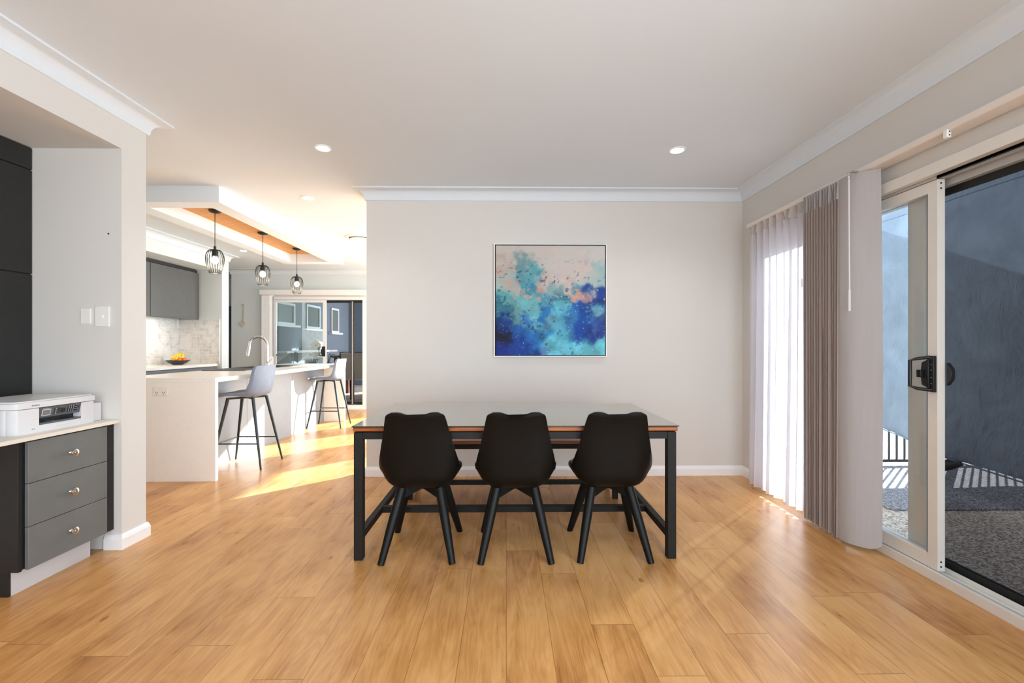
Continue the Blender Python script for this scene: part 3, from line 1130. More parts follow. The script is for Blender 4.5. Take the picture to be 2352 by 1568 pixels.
OT = thing('outdoor_table', 'red brown timber table on the patio behind the fly screen', 'table', (-3.6, 11.2, -0.03))
MB().box(-4.3, -3.0, 10.8, 11.8, 0.93, 0.98).build('tabletop', 'outdoor_timber', OT, bevel=0.004)
for x in (-4.2, -3.1):
    for y in (10.9, 11.7):
        MB().box(x - 0.035, x + 0.035, y - 0.035, y + 0.035, -0.03, 0.93).build('leg', 'outdoor_timber', OT)
OC = thing('outdoor_chair', 'pale sling patio chair with a dark frame by the timber table', 'chair', (-3.25, 9.9, -0.03))
b = MB()
xA, xB = -3.62, -3.09
b.tube([(xA, 9.75, -0.03), (xA, 9.72, 0.55), (xA, 9.62, 1.08), (xB, 9.62, 1.08), (xB, 9.72, 0.55), (xB, 9.75, -0.03)], 0.016, 8)
b.tube([(xA, 9.72, 0.46), (xA, 10.25, 0.46), (xA, 10.28, -0.03)], 0.016, 8)
b.tube([(xB, 9.72, 0.46), (xB, 10.25, 0.46), (xB, 10.28, -0.03)], 0.016, 8)
b.tube([(xA, 9.70, 0.68), (xA, 10.1, 0.66), (xA, 10.22, 0.46)], 0.014, 8)
b.tube([(xB, 9.70, 0.68), (xB, 10.1, 0.66), (xB, 10.22, 0.46)], 0.014, 8)
b.build('frame', 'black_metal', OC, smooth=True)
MB().add([(xA, 9.735, 0.48), (xB, 9.735, 0.48), (xB, 9.625, 1.06), (xA, 9.625, 1.06)], [(0, 1, 2, 3)]).build('backrest', 'sling', OC, solid=0.004)
MB().add([(xA, 9.735, 0.47), (xB, 9.735, 0.47), (xB, 10.25, 0.46), (xA, 10.25, 0.46)], [(0, 1, 2, 3)]).build('seat', 'sling', OC, solid=0.004)

# heart ornament on the far wall
H = thing('heart_ornament', 'cream wooden heart hanging on a cord from the far wall', 'ornament', (-5.08, 8.48, 1.6))
hx, hz = -5.04, 1.635
pts = []
for k in range(40):
    a = 2 * PI * k / 40
    pts.append((hx + 0.0034 * 16 * math.sin(a) ** 3, hz + 0.0040 * (13 * math.cos(a) - 5 * math.cos(2 * a) - 2 * math.cos(3 * a) - math.cos(4 * a))))
MB().prism(pts, 'y', 8.475, 8.492).build('heart', 'ornament', H, bevel=0.003)
b = MB()
b.tube([(hx + 0.004, 8.485, hz + 0.03), (hx + 0.012, 8.487, hz + 0.2), (hx + 0.008, 8.487, hz + 0.37)], 0.004, 6)
b.tube([(hx - 0.002, 8.487, hz + 0.03), (hx - 0.004, 8.488, hz + 0.2), (hx + 0.004, 8.487, hz + 0.37)], 0.003, 6)
b.tube([(hx - 0.03, 8.487, hz + 0.365), (hx + 0.005, 8.484, hz + 0.375), (hx + 0.025, 8.487, hz + 0.385)], 0.006, 6)
b.build('cord', 'cord', H, smooth=True)

# ------------------------------------------------------------------ kitchen island
IX0, IX1, IY0, IY1 = -3.56, -2.63, 4.01, 7.22
IT = 0.936
I = thing('kitchen_island', 'long white kitchen island with waterfall ends and pale grey back', 'kitchen island', (-3.1, 5.6, 0))
hx0, hx1, hy0, hy1 = -3.46, -3.10, 5.62, 6.30
b = MB()
b.box(IX0, hx0, IY0, IY1, IT - 0.04, IT)
b.box(hx1, IX1, IY0, IY1, IT - 0.04, IT)
b.box(hx0, hx1, IY0, hy0, IT - 0.04, IT)
b.box(hx0, hx1, hy1, IY1, IT - 0.04, IT)
b.build('countertop', 'quartz', I)
MB().box(IX0, IX1, IY0, IY0 + 0.04, 0, IT - 0.0402).build('waterfall_panel', 'quartz', I, bevel=0.0015)
MB().box(IX0, IX1, IY1 - 0.04, IY1, 0, IT - 0.0402).build('waterfall_panel', 'quartz', I, bevel=0.0015)
for ya, yb in ((IY0 + 0.041, 5.06), (5.064, 6.12), (6.124, IY1 - 0.041)):
    MB().box(-2.98, -2.962, ya, yb, 0.0, IT - 0.041).build('back_panel', 'panel_pale', I, bevel=0.001)
for k in range(5):
    ya = IY0 + 0.045 + k * 0.624
    MB().box(-3.54, -3.52, ya, ya + 0.618, 0.12, IT - 0.06).build('cabinet_door', 'cab_slate', I, bevel=0.001)
MB().box(-3.50, -3.48, IY0 + 0.041, IY1 - 0.041, 0, 0.12).build('kickboard', 'kick', I)

S = thing('kitchen_sink', 'black granite sink with drainer set into the island top', 'sink', (-3.28, 5.7, IT))
b = MB()
sx0, sx1, sy0, sy1 = -3.53, -3.03, 5.14, 6.60
b.box(sx0, hx0 + 0.003, sy0, sy1, IT + 0.0005, IT + 0.007)
b.box(hx1 - 0.003, sx1, sy0, sy1, IT + 0.0005, IT + 0.007)
b.box(hx0 + 0.003, hx1 - 0.003, sy0, hy0 + 0.003, IT + 0.0005, IT + 0.007)
b.box(hx0 + 0.003, hx1 - 0.003, hy1 - 0.003, sy1, IT + 0.0005, IT + 0.007)
b.build('rim', 'sink', S)
b = MB()
for k in range(7):
    b.box(hx0 + 0.02 + k * 0.048, hx0 + 0.032 + k * 0.048, sy0 + 0.05, hy0 - 0.06, IT + 0.007, IT + 0.0082)
b.build('drainer_rib', 'sink', S)
b = MB()
z_ = IT - 0.19
w_ = 0.004
b.box(hx0 + w_, hx1 - w_, hy0 + w_, hy1 - w_, z_ - 0.004, z_)
b.box(hx0 + 0.001, hx0 + w_, hy0 + 0.001, hy1 - 0.001, z_, IT)
b.box(hx1 - w_, hx1 - 0.001, hy0 + 0.001, hy1 - 0.001, z_, IT)
b.box(hx0 + w_, hx1 - w_, hy0 + 0.001, hy0 + w_, z_, IT)
b.box(hx0 + w_, hx1 - w_, hy1 - w_, hy1 - 0.001, z_, IT)
b.build('bowl', 'sink', S)

TP = thing('kitchen_tap', 'tall chrome gooseneck tap beside the black sink', 'tap', (-2.985, 5.50, IT))
tx, ty, tz = -2.965, 5.50, IT
pts = [(tx, ty, tz + 0.05), (tx, ty, tz + 0.28)]
for k in range(1, 13):
    a = PI * k / 13
    pts.append((tx - 0.112 + 0.112 * math.cos(a), ty, tz + 0.29 + 0.112 * math.sin(a)))
pts.append((tx - 0.226, ty, tz + 0.262))
MB().tube(pts, 0.0145, 14).build('spout', 'chrome', TP, smooth=True)
MB().lathe([(0.03, 0), (0.03, 0.006), (0.024, 0.012), (0.024, 0.075), (0.016, 0.09)], (tx, ty, tz), 24).build('base', 'chrome', TP, smooth=True)
MB().tube([(tx - 0.225, ty, tz + 0.272), (tx - 0.238, ty, tz + 0.21), (tx - 0.247, ty, tz + 0.165)], [0.0165, 0.0195, 0.0175], 14).build('spray_head', 'chrome', TP, smooth=True)
b = MB()
b.tube([(tx + 0.005, ty - 0.02, tz + 0.05), (tx + 0.02, ty - 0.045, tz + 0.055)], 0.014, 12)
b.tube([(tx + 0.010, ty - 0.045, tz + 0.060), (tx + 0.085, ty - 0.06, tz + 0.125)], [0.009, 0.006], 8)
b.build('lever', 'chrome', TP, smooth=True)
b = MB(); b.ball((tx - 0.055, ty - 0.03, tz + 0.02), 0.02, 16, 10)
tag(b.build('soap_cap', 'printer_black', None, smooth=True), 'small round black cap beside the tap base', 'cap')


def outlet(name, label, cx, cz, face, axis, w=0.116, h=0.072, holes=2, mat='switch', parts=True, sgn=-1):
    """wall plate; axis is the normal axis, face its coordinate on that axis, sgn the side it looks to"""
    t = thing(name, label, 'power outlet' if holes else 'switch', (cx, face, cz) if axis == 'y' else (face, cx, cz))

    def bx(m, u0, u1, z0, z1, d0, d1):
        a, c = sorted((face + sgn * d0, face + sgn * d1))
        if axis == 'y':
            m.box(u0, u1, a, c, z0, z1)
        else:
            m.box(a, c, u0, u1, z0, z1)
    m = MB(); bx(m, cx - w / 2, cx + w / 2, cz - h / 2, cz + h / 2, 0, 0.009)
    m.build('plate', mat, t, bevel=0.002)
    return t, bx


t, bx = outlet('power_outlet', 'white double power outlet on the island end panel', -3.118, 0.815, IY0, 'y', 0.13, 0.080)
for s in (-0.03, 0.03):
    for u0, u1, z0, z1 in ((-0.010, -0.005, 0.800, 0.810), (0.005, 0.010, 0.800, 0.810), (-0.0022, 0.0022, 0.784, 0.794)):
        m = MB()
        bx(m, -3.118 + s + u0, -3.118 + s + u1, z0, z1, 0.009, 0.0095)
        m.build('pin_hole', 'cab_dark', t)
for s in (-0.035, 0.035):
    m = MB()
    bx(m, -3.118 + s - 0.009, -3.118 + s + 0.009, 0.826, 0.845, 0.009, 0.013)
    m.build('rocker', 'white_gloss', t, bevel=0.001)
t, bx = outlet('power_outlet', 'white power outlet on the marble splashback left of the fruit bowl', 6.27, 1.095, -5.188, 'x', 0.116, 0.072, 1, 'switch', True, 1)
for s in (-0.035, -0.021, 0.021, 0.035):
    m = MB()
    bx(m, 6.27 + s - 0.002, 6.27 + s + 0.002, 1.085, 1.094, 0.009, 0.0095)
    m.build('pin_hole', 'cab_dark', t)

# ------------------------------------------------------------------ kitchen run along the left wall
K = thing('base_cabinet', 'slate grey base cabinet run below the white bench', 'cabinet', (-4.9, 5.0, 0))
MB().box(-5.199, -4.62, 2.9, 7.048, 0.12, 0.90).build('body', 'cab_slate', K)
for k in range(6):
    ya = 2.905 + k * 0.69
    MB().box(-4.619, -4.60, ya, ya + 0.686, 0.62, 0.892).build('drawer', 'cab_slate', K, bevel=0.001)
    MB().box(-4.619, -4.60, ya, ya + 0.686, 0.13, 0.616).build('door', 'cab_slate', K, bevel=0.001)
MB().box(-4.68, -4.66, 2.9, 7.048, 0, 0.12).build('kickboard', 'kick', K)
b = MB(); b.box(-5.199, -4.585, 2.88, 7.049, 0.902, 0.940)
tag(b.build('benchtop', 'quartz', None, bevel=0.002), 'white benchtop along the kitchen wall under the splashback', 'benchtop')

# splashback: herringbone tiles over grout, side wall and end wall
def splash():
    rnd = random.Random(5)
    u = 0.047
    verts, faces, cols = [], [], []

    def quad(P, a0, a1, z0, z1, c):
        g = 0.0026
        a0 += g; a1 -= g; z0 += g; z1 -= g
        if a1 <= a0 or z1 <= z0:
            return
        b_ = len(verts)
        verts.extend([P(a0, z0), P(a1, z0), P(a1, z1), P(a0, z1)])
        faces.append((b_, b_ + 1, b_ + 2, b_ + 3))
        cols.append(c)
    zlo, zhi = 0.942, 1.64
    for P, alo, ahi in ((lambda a, z: (-5.188, a, z), 4.6, 7.048), (lambda a, z: (-5.199 + a, 7.038, z), 0.01, 0.645)):
        na, nz = int((ahi - alo) / u) + 2, int((zhi - zlo) / u) + 2
        for i in range(-1, na):
            for j in range(-1, nz):
                m_ = (i - j) % 4
                if m_ == 0:
                    r = (i, i + 2, j, j + 1)
                elif m_ == 2:
                    r = (i, i + 1, j - 1, j + 1)
                else:
                    continue
                a0, a1 = max(alo, alo + r[0] * u), min(ahi, alo + r[1] * u)
                z0, z1 = max(zlo, zlo + r[2] * u), min(zhi, zlo + r[3] * u)
                k = rnd.choice([1, 1, 0.98, 0.95, 0.90, 0.84, 0.79])
                quad(P, a0, a1, z0, z1, (0.86 * k, 0.845 * k, 0.83 * k, 1))
    me = bpy.data.meshes.new('splashback_tiles')
    me.from_pydata(verts, [], faces)
    ca = me.color_attributes.new('tile', 'FLOAT_COLOR', 'CORNER')
    flat = []
    for c in cols:
        flat += list(c) * 4
    ca.data.foreach_set('color', flat)
    me.materials.append(M['tile'])
    s = struct('wall_splashback', MB().box(-5.199, -5.190, 4.6, 7.049, 0.941, 1.64).box(-5.199, -4.553, 7.040, 7.049, 0.941, 1.64), 'grout')
    o = bpy.data.objects.new('splashback_tiles', me)
    COL.objects.link(o)
    o.parent = s
    MB().box(-4.556, -4.549, 7.034, 7.049, 0.941, 1.645).build('tile_trim', 'white_gloss', s)


splash()

U = thing('overhead_cabinet', 'dark grey overhead cabinet above the marble splashback', 'cabinet', (-5.0, 5.0, 1.64))
MB().box(-5.199, -4.872, 3.0, 7.0, 1.655, 2.405).build('body', 'cab_black', U)
MB().box(-5.199, -4.88, 7.0, 7.048, 1.66, 2.35).build('filler', 'cab_dark', U)
for ya, yb in ((3.9, 4.988), (4.995, 6.052), (6.060, 7.0)):
    MB().box(-4.870, -4.850, ya, yb, 1.632, 2.365).build('door', 'cab_dark', U, bevel=0.001)
MB().box(-4.862, -4.85, 3.9, 6.93, 2.371, 2.412).build('top_filler', 'cab_black', U)
b = MB(); b.box(-5.02, -5.00, 4.2, 6.35, 1.646, 1.654)
tag(b.build('led_strip', 'led', None), 'warm glowing light strip under the overhead cabinet', 'light strip')
area('led_strip_light', (-5.01, 5.4, 1.640), (-5.01, 5.4, 0.9), 0.03, 2.3, 8, (1, 0.85, 0.62))

# fruit bowl
FX, FY, FZ = -4.97, 6.72, 0.940
b = MB()
prof = [(0.055, 0.0), (0.07, 0.004), (0.108, 0.030), (0.150, 0.066), (0.154, 0.066), (0.112, 0.026), (0.07, 0.010), (0.001, 0.008)]
b.lathe(prof, (FX, FY, FZ), 40, capped=False)
tag(b.build('fruit_bowl', 'bowl', None, smooth=True), 'dark shallow fruit bowl on the kitchen bench', 'bowl')
fr = [(0.055, -0.060, 0.072, 'mandarin at the front left of the fruit bowl'),
      (0.070, 0.022, 0.072, 'mandarin at the front right of the fruit bowl'),
      (-0.030, 0.010, 0.060, 'mandarin partly hidden behind the front fruit')]
for dx, dy, dz, lab in fr:
    t = thing('mandarin', 'bright orange ' + lab, 'mandarin', (FX + dx, FY + dy, FZ + dz), 'mandarins in the fruit bowl')
    MB().ball((FX + dx, FY + dy, FZ + dz), 0.040, 20, 12, (1, 1, 0.86)).build('peel', 'mandarin', t, smooth=True)
    MB().tube([(FX + dx, FY + dy, FZ + dz + 0.031), (FX + dx, FY + dy, FZ + dz + 0.037)], 0.004, 6).build('stem', 'banana_tip', t)
BN = thing('banana_bunch', 'bunch of yellow bananas lying across the fruit bowl', 'bananas', (FX, FY, FZ + 0.09))
kx, ky, kz = FX + 0.045, FY + 0.020, FZ + 0.158      # where the bunch joins
for k, (ax, ay, az, sag) in enumerate(((0.075, -0.150, 0.078, 0.045), (0.035, -0.155, 0.092, 0.052), (-0.010, -0.145, 0.085, 0.050), (0.105, -0.060, 0.098, 0.030))):
    p0, p2 = Vector((kx, ky, kz)), Vector((FX + ax - 0.01, FY + ay + 0.02, FZ + az))
    p1 = (p0 + p2) / 2 + Vector((0.012 * k, 0.0, sag))
    pts = [p0 * (1 - f) ** 2 + p1 * 2 * f * (1 - f) + p2 * f * f for f in [i / 9 for i in range(10)]]
    rs = [0.006 + 0.0125 * math.sin(PI * min(0.96, i / 9 * 0.90 + 0.07)) ** 0.55 for i in range(10)]
    MB().tube(pts, rs, 8).build('banana', 'banana', BN, smooth=True)
MB().tube([(kx, ky - 0.008, kz - 0.002), (kx, ky + 0.012, kz + 0.010)], [0.014, 0.010], 8).build('stalk', 'banana_tip', BN, smooth=True)

# ------------------------------------------------------------------ pendant lamps
def pendant(name, label, y):
    x = -3.10
    t = thing(name, label, 'pendant lamp', (x, y, 2.664), 'cage pendant lamps over the island')
    MB().lathe([(0.062, 0), (0.062, -0.006), (0.050, -0.020), (0.020, -0.028), (0.006, -0.030)], (x, y, 2.664), 28).build('ceiling_rose', 'black_metal', t, smooth=True)
    MB().tube([(x, y, 2.64), (x, y, 2.265)], 0.0035, 8).build('cable', 'black_metal', t)
    MB().lathe([(0.012, 0.0), (0.012, -0.035), (0.028, -0.045), (0.028, -0.105), (0.020, -0.108)], (x, y, 2.285), 20).build('lamp_holder', 'black_metal', t, smooth=True)
    MB().ball((x, y, 2.135), 0.036, 20, 14, (1, 1, 1.1)).build('bulb', 'bulb', t, smooth=True)
    b = MB()
    prof = [(0.026, 2.247), (0.048, 2.243), (0.068, 2.224), (0.081, 2.190), (0.086, 2.155), (0.082, 2.110), (0.069, 2.050), (0.054, 2.000)]
    for k in range(20):
        a = 2 * PI * k / 20
        b.tube([(x + r * math.cos(a), y + r * math.sin(a), z) for r, z in prof], 0.0022, 6)
    for r, z in ((0.054, 2.000), (0.026, 2.247)):
        b.tube([(x + r * math.cos(2 * PI * k / 28), y + r * math.sin(2 * PI * k / 28), z) for k in range(28)], 0.003, 6, closed=True)
    b.build('wire_cage', 'black_metal', t, smooth=True)
    d = bpy.data.lights.new('bulb_light', 'POINT')
    d.energy = 6
    d.color = (1, 0.82, 0.6)
    d.shadow_soft_size = 0.04
    o = bpy.data.objects.new('bulb_light', d)
    COL.objects.link(o)
    o.parent = t
    o.location = (0, 0, 2.085 - 2.664)
    return t


pendant('pendant_lamp', 'nearest black wire cage pendant lamp over the island', 4.72)
pendant('pendant_lamp', 'middle black wire cage pendant lamp over the island', 5.64)
pendant('pendant_lamp', 'farthest black wire cage pendant lamp over the island', 6.55)


def downlight(label, x, y, p):
    t = thing('downlight', label, 'downlight', (x, y, HC), 'recessed ceiling downlights')
    MB().lathe([(0.062, 0), (0.062, -0.004), (0.048, -0.006), (0.046, -0.002)], (x, y, HC), 32).build('trim_ring', 'white_gloss', t, smooth=True)
    MB().lathe([(0.046, -0.0062), (0.046, -0.0072)], (x, y, HC), 32).build('lens', 'downlight', t)
    d = bpy.data.lights.new('downlight_beam', 'SPOT')
    d.energy = p
    d.spot_size = 2.3
    d.spot_blend = 0.9
    d.shadow_soft_size = 0.045
    d.color = (1, 0.96, 0.9)
    o = bpy.data.objects.new('downlight_beam', d)
    COL.objects.link(o)
    o.parent = t
    o.location = (0, 0, -0.012)


downlight('round downlight in the ceiling left of the painting', -1.354, 3.27, 36)
downlight('round downlight in the ceiling right of the painting', 1.277, 3.27, 36)
downlight('small round downlight beyond the dining room, right of the ceiling box', -1.97, 4.38, 26)
downlight('tiny round downlight between the ceiling box and kitchen cabinets', -4.05, 6.83, 26)
VN = thing('ceiling_vent', 'round white air vent in the ceiling beyond the dining wall', 'vent', (-1.98, 6.0, HC))
b = MB()
b.lathe([(0.20, 0), (0.20, -0.010), (0.175, -0.022), (0.150, -0.010)], (-1.98, 6.0, HC), 36, capped=False)
b.build('outer_ring', 'white_gloss', VN, smooth=True)
MB().lathe([(0.150, -0.004), (0.150, -0.010)], (-1.98, 6.0, HC), 36).build('throat', 'cab_dark', VN)
MB().lathe([(0.138, -0.022), (0.138, -0.028), (0.02, -0.034)], (-1.98, 6.0, HC), 36).build('disc', 'white_gloss', VN, smooth=True)

# ------------------------------------------------------------------ desk niche
DX = -2.36
Dk = thing('drawer_unit', 'grey three drawer unit under the cream desk top', 'drawer unit', (-2.6, 2.4, 0))
b = MB()
b.box(-2.87, DX - 0.020, 2.175, 2.193, 0.12, 0.755)
b.build('side_panel', 'cab_black', Dk, bevel=0.001)
MB().box(-2.87, DX - 0.024, 2.1935, 2.63, 0.125, 0.750).build('carcass', 'cab_black', Dk)
MB().box(DX - 0.050, DX - 0.012, 2.634, 2.688, 0.12, 0.755).build('filler', 'cab_black', Dk)
MB().box(-2.87, -2.432, 2.178, 2.19, 0.0, 0.12).build('side_foot', 'cab_black', Dk)
MB().box(-2.44, -2.43, 2.1905, 2.60, 0.0, 0.12).build('kickboard', 'kick', Dk)
for k, (za, zb) in enumerate(((0.122, 0.331), (0.334, 0.545), (0.548, 0.752))):
    dr = MB().box(DX - 0.019, DX, 2.203, 2.632, za, zb).build('drawer', 'cab_grey', Dk, bevel=0.0015)
    zc = (za + zb) / 2
    kb = MB().lathe([(0.011, 0), (0.0095, 0.004), (0.006, 0.008), (0.0065, 0.016), (0.016, 0.021), (0.019, 0.024), (0.019, 0.027), (0.015, 0.030), (0.011, 0.0305), (0.0095, 0.034), (0.001, 0.0365)], (DX, 2.415, zc), 24, 'x')
    kb.build('knob', 'nickel', dr, smooth=True)
b = MB(); b.box(-2.874, -2.335, -0.6, 2.688, 0.762, 0.782)
tag(b.build('desk_top', 'desk_top', None, bevel=0.0015), 'cream desk top in the wall niche carrying the printer', 'desk top')

P = thing('wall_cabinet', 'tall black panelled cabinet lining the back of the desk niche', 'cabinet', (-2.86, 1.5, 0.785))
b = MB(); b.box(-2.874, -2.866, -0.6, 2.687, 0.785, SOFF - 0.002)
b.build('back_board', 'cab_black', P)
# routed shaker-like doors
for ya, yb in ((-0.6, 0.95), (0.955, 2.30), (2.305, 2.686)):
    for za, zb in ((0.786, 0.895), (0.90, 1.655), (1.66, 2.28), (2.285, 2.415)):
        m = MB()
        m.box(-2.865, -2.855, ya, yb, za, zb)
        m.build('door_panel', 'cab_black', P, bevel=0.003)
b = MB()
b.tube([(-2.84, 2.10, 0.86), (-2.80, 2.14, 0.88), (-2.79, 2.16, 0.86), (-2.80, 2.15, 0.80), (-2.82, 2.10, 0.785)], 0.003, 6)
tag(b.build('cable', 'black_rubber', None, smooth=True), 'thin black cable looping behind the printer', 'cable')

t, bx = outlet('light_switch', 'wide white switch plate nearer the niche corner', -2.436, 1.405, 2.69, 'y', 0.084, 0.122, 0)
m = MB(); bx(m, -2.445, -2.425, 1.395, 1.412, 0.009, 0.013)
m.build('toggle', 'white_gloss', t, bevel=0.002)
t['category'] = 'light switch'
t, bx = outlet('wall_sensor', 'small narrow white plate left of the switch in the niche', -2.535, 1.407, 2.69, 'y', 0.058, 0.092, 0)
t['category'] = 'wall plate'
b = MB(); b.lathe([(0.005, -0.002), (0.005, 0.0)], (-2.405, 2.6905, 1.905), 12, 'y')
tag(b.build('wall_anchor', 'black_rubber', None), 'tiny dark screw hole high on the niche side wall', 'screw hole')

# printer
PR = thing('printer', 'white multifunction inkjet printer on the cream desk', 'printer', (-2.6, 2.38, 0.782))
pz = 0.782


def rrect(x0_, x1_, y0_, y1_, r, n=6):
    out = []
    for cx, cy, a0 in ((x1_ - r, y1_ - r, 0), (x0_ + r, y1_ - r, PI / 2), (x0_ + r, y0_ + r, PI), (x1_ - r, y0_ + r, 1.5 * PI)):
        for k in range(n + 1):
            a = a0 + PI / 2 * k / n
            out.append((cx + r * math.cos(a), cy + r * math.sin(a)))
    return out


PX = -2.41   # front face
# body made round the paper bay
b = MB()
b.prism(rrect(-2.78, PX - 0.045, 2.195, 2.60, 0.03), 'z', pz, pz + 0.125)
b.prism([(PX - 0.05, 2.195), (PX - 0.03, 2.196), (PX - 0.008, 2.210), (PX, 2.245), (PX, 2.300), (PX - 0.05, 2.300)], 'z', pz, pz + 0.125)
b.box(PX - 0.05, PX, 2.525, 2.60, pz, pz + 0.125)
b.box(PX - 0.05, PX - 0.001, 2.300, 2.525, pz, pz + 0.036)
b.build('body', 'printer', PR, smooth=True, sangle=30)
b = MB()
b.prism([(-2.78, 2.19), (PX - 0.03, 2.19), (PX - 0.006, 2.205), (PX + 0.003, 2.245), (PX + 0.003, 2.606), (-2.78, 2.606)], 'z', pz + 0.127, pz + 0.158)
b.prism([(-2.77, 2.20), (PX - 0.035, 2.20), (PX - 0.012, 2.215), (PX - 0.006, 2.25), (PX - 0.006, 2.596), (-2.77, 2.596)], 'z', pz + 0.158, pz + 0.166)
b.build('scanner_lid', 'printer', PR, bevel=0.003)
MB().box(-2.74, PX - 0.02, 2.607, 2.672, pz, pz + 0.108).build('ink_bay', 'printer', PR, bevel=0.004)
b = MB()
b.add([(PX + 0.0012, 2.301, pz + 0.125), (PX + 0.0012, 2.524, pz + 0.125), (PX - 0.010, 2.524, pz + 0.071), (PX - 0.010, 2.301, pz + 0.071),
       (PX - 0.02, 2.301, pz + 0.125), (PX - 0.02, 2.524, pz + 0.125), (PX - 0.03, 2.524, pz + 0.071), (PX - 0.03, 2.301, pz + 0.071)],
      [(0, 3, 2, 1), (4, 5, 6, 7), (0, 1, 5, 4), (3, 7, 6, 2), (0, 4, 7, 3), (1, 2, 6, 5)])
cp = b.build('control_panel', 'printer_dark', PR)


def on_panel(y, z):
    """a point on the slanted control panel: z is measured above the desk"""
    f = (z - 0.071) / 0.054
    return (PX - 0.010 + 0.0112 * f, y, pz + z)


def chip(mb, y0_, y1_, z0_, z1_, h=0.002):
    a = [on_panel(y0_, z0_), on_panel(y1_, z0_), on_panel(y1_, z1_), on_panel(y0_, z1_)]
    mb.add([(p[0] + h, p[1], p[2]) for p in a] + [(p[0] - 0.001, p[1], p[2]) for p in a],
           [(0, 1, 2, 3), (0, 4, 5, 1), (1, 5, 6, 2), (2, 6, 7, 3), (3, 7, 4, 0)])


m = MB(); chip(m, 2.318, 2.362, 0.080, 0.113, 0.001); m.build('display_frame', 'printer', cp)
m = MB(); chip(m, 2.321, 2.359, 0.083, 0.110, 0.0018); m.build('display', 'lcd', cp)
m = MB()
for i in range(4):
    chip(m, 2.380, 2.392, 0.080 + i * 0.009, 0.086 + i * 0.009)
for i in range(3):
    for j in range(4):
        chip(m, 2.452 + i * 0.012, 2.461 + i * 0.012, 0.083 + j * 0.009, 0.090 + j * 0.009)
for j in range(3):
    chip(m, 2.491, 2.504, 0.085 + j * 0.012, 0.093 + j * 0.012)
    chip(m, 2.400, 2.409, 0.084 + j * 0.011, 0.091 + j * 0.011)
chip(m, 2.415, 2.419, 0.086, 0.108); chip(m, 2.433, 2.437, 0.086, 0.108)
chip(m, 2.419, 2.433, 0.104, 0.109); chip(m, 2.419, 2.433, 0.085, 0.090); chip(m, 2.422, 2.430, 0.093, 0.101)
chip(m, 2.510, 2.516, 0.101, 0.108)
m.build('button', 'printer_black', cp)
m = MB()
for i in range(4):
    chip(m, 2.3845, 2.389, 0.0815 + i * 0.009, 0.0845 + i * 0.009, 0.0024)
for i in range(3):
    for j in range(4):
        chip(m, 2.4552 + i * 0.012, 2.458 + i * 0.012, 0.085 + j * 0.009, 0.0885 + j * 0.009, 0.0024)
for j in range(3):
    chip(m, 2.493, 2.502, 0.0945 + j * 0.012, 0.0958 + j * 0.012, 0.0016)
chip(m, 2.32, 2.352, 0.1155, 0.117, 0.001)
m.build('key_legend', 'white_gloss', cp)
b = MB()
b.box(PX - 0.0445, PX - 0.0435, 2.301, 2.524, pz + 0.0362, pz + 0.1245)
b.box(PX - 0.0435, PX - 0.010, 2.3005, 2.3015, pz + 0.0465, pz + 0.0705)
b.build('paper_bay', 'printer_black', PR)
b = MB()
b.box(PX - 0.049, PX - 0.0005, 2.302, 2.523, pz + 0.0365, pz + 0.046)
b.box(PX - 0.049, PX + 0.0005, 2.368, 2.376, pz + 0.046, pz + 0.050)
b.build('paper_tray', 'printer_dark', PR)
b = MB(); b.box(PX - 0.002, PX + 0.004, 2.375, 2.455, pz + 0.018, pz + 0.030)
b.build('tray_grip', 'printer', PR, bevel=0.002)
b = MB()
b.box(PX - 0.40, PX - 0.10, 2.1945, 2.1955, pz + 0.088, pz + 0.0895)
b.box(PX - 0.10, PX - 0.0985, 2.1945, 2.1955, pz, pz + 0.124)
b.build('panel_joint', 'cab_dark', PR)


def text(body, size, loc, rot, mat, parent, name='lettering', align='LEFT'):
    cu = bpy.data.curves.new(name, 'FONT')
    cu.body = body
    cu.size = size
    cu.extrude = 0.0003
    cu.align_x = align
    cu.materials.append(M[mat])
    o = bpy.data.objects.new(name, cu)
    COL.objects.link(o)
    o.parent = parent
    off = Vector((0, 0, 0))
    p = parent
    while p is not None:
        off += p.location
        p = p.parent
    o.location = Vector(loc) - off
    o.rotation_euler = rot
    me = bpy.data.meshes.new_from_object(o)
    m_ = bpy.data.objects.new(name, me)
    COL.objects.link(m_)
    m_.parent = parent
    m_.location = o.location
    m_.rotation_euler = rot
    bpy.data.objects.remove(o)
    m_.name = name
    return m_


text('brother', 0.0125, (PX + 0.0036, 2.262, pz + 0.138), (PI / 2, 0, PI / 2), 'cab_dark', PR)
text('MFC-J', 0.006, (PX + 0.0006, 2.264, pz + 0.020), (PI / 2, 0, PI / 2), 'cab_dark', PR)

# ------------------------------------------------------------------ painting
def fbm(x, y, oct_=5, seed=0):
    rng = np.random.RandomState(seed)
    tab = rng.rand(256, 256)
    out = np.zeros_like(x)
    amp, tot = 1.0, 0.0
    fx_, fy_ = x.copy(), y.copy()
    for o in range(oct_):
        xi, yi = np.floor(fx_).astype(int), np.floor(fy_).astype(int)
        xf, yf = fx_ - xi, fy_ - yi
        xf, yf = xf * xf * (3 - 2 * xf), yf * yf * (3 - 2 * yf)
        g = lambda a, c: tab[a % 256, c % 256]
        v = (g(xi, yi) * (1 - xf) + g(xi + 1, yi) * xf) * (1 - yf) + (g(xi, yi + 1) * (1 - xf) + g(xi + 1, yi + 1) * xf) * yf
        out += v * amp
        tot += amp
        amp *= 0.55
        fx_, fy_ = fx_ * 2.03 + 17, fy_ * 2.03 + 31
    return out / tot


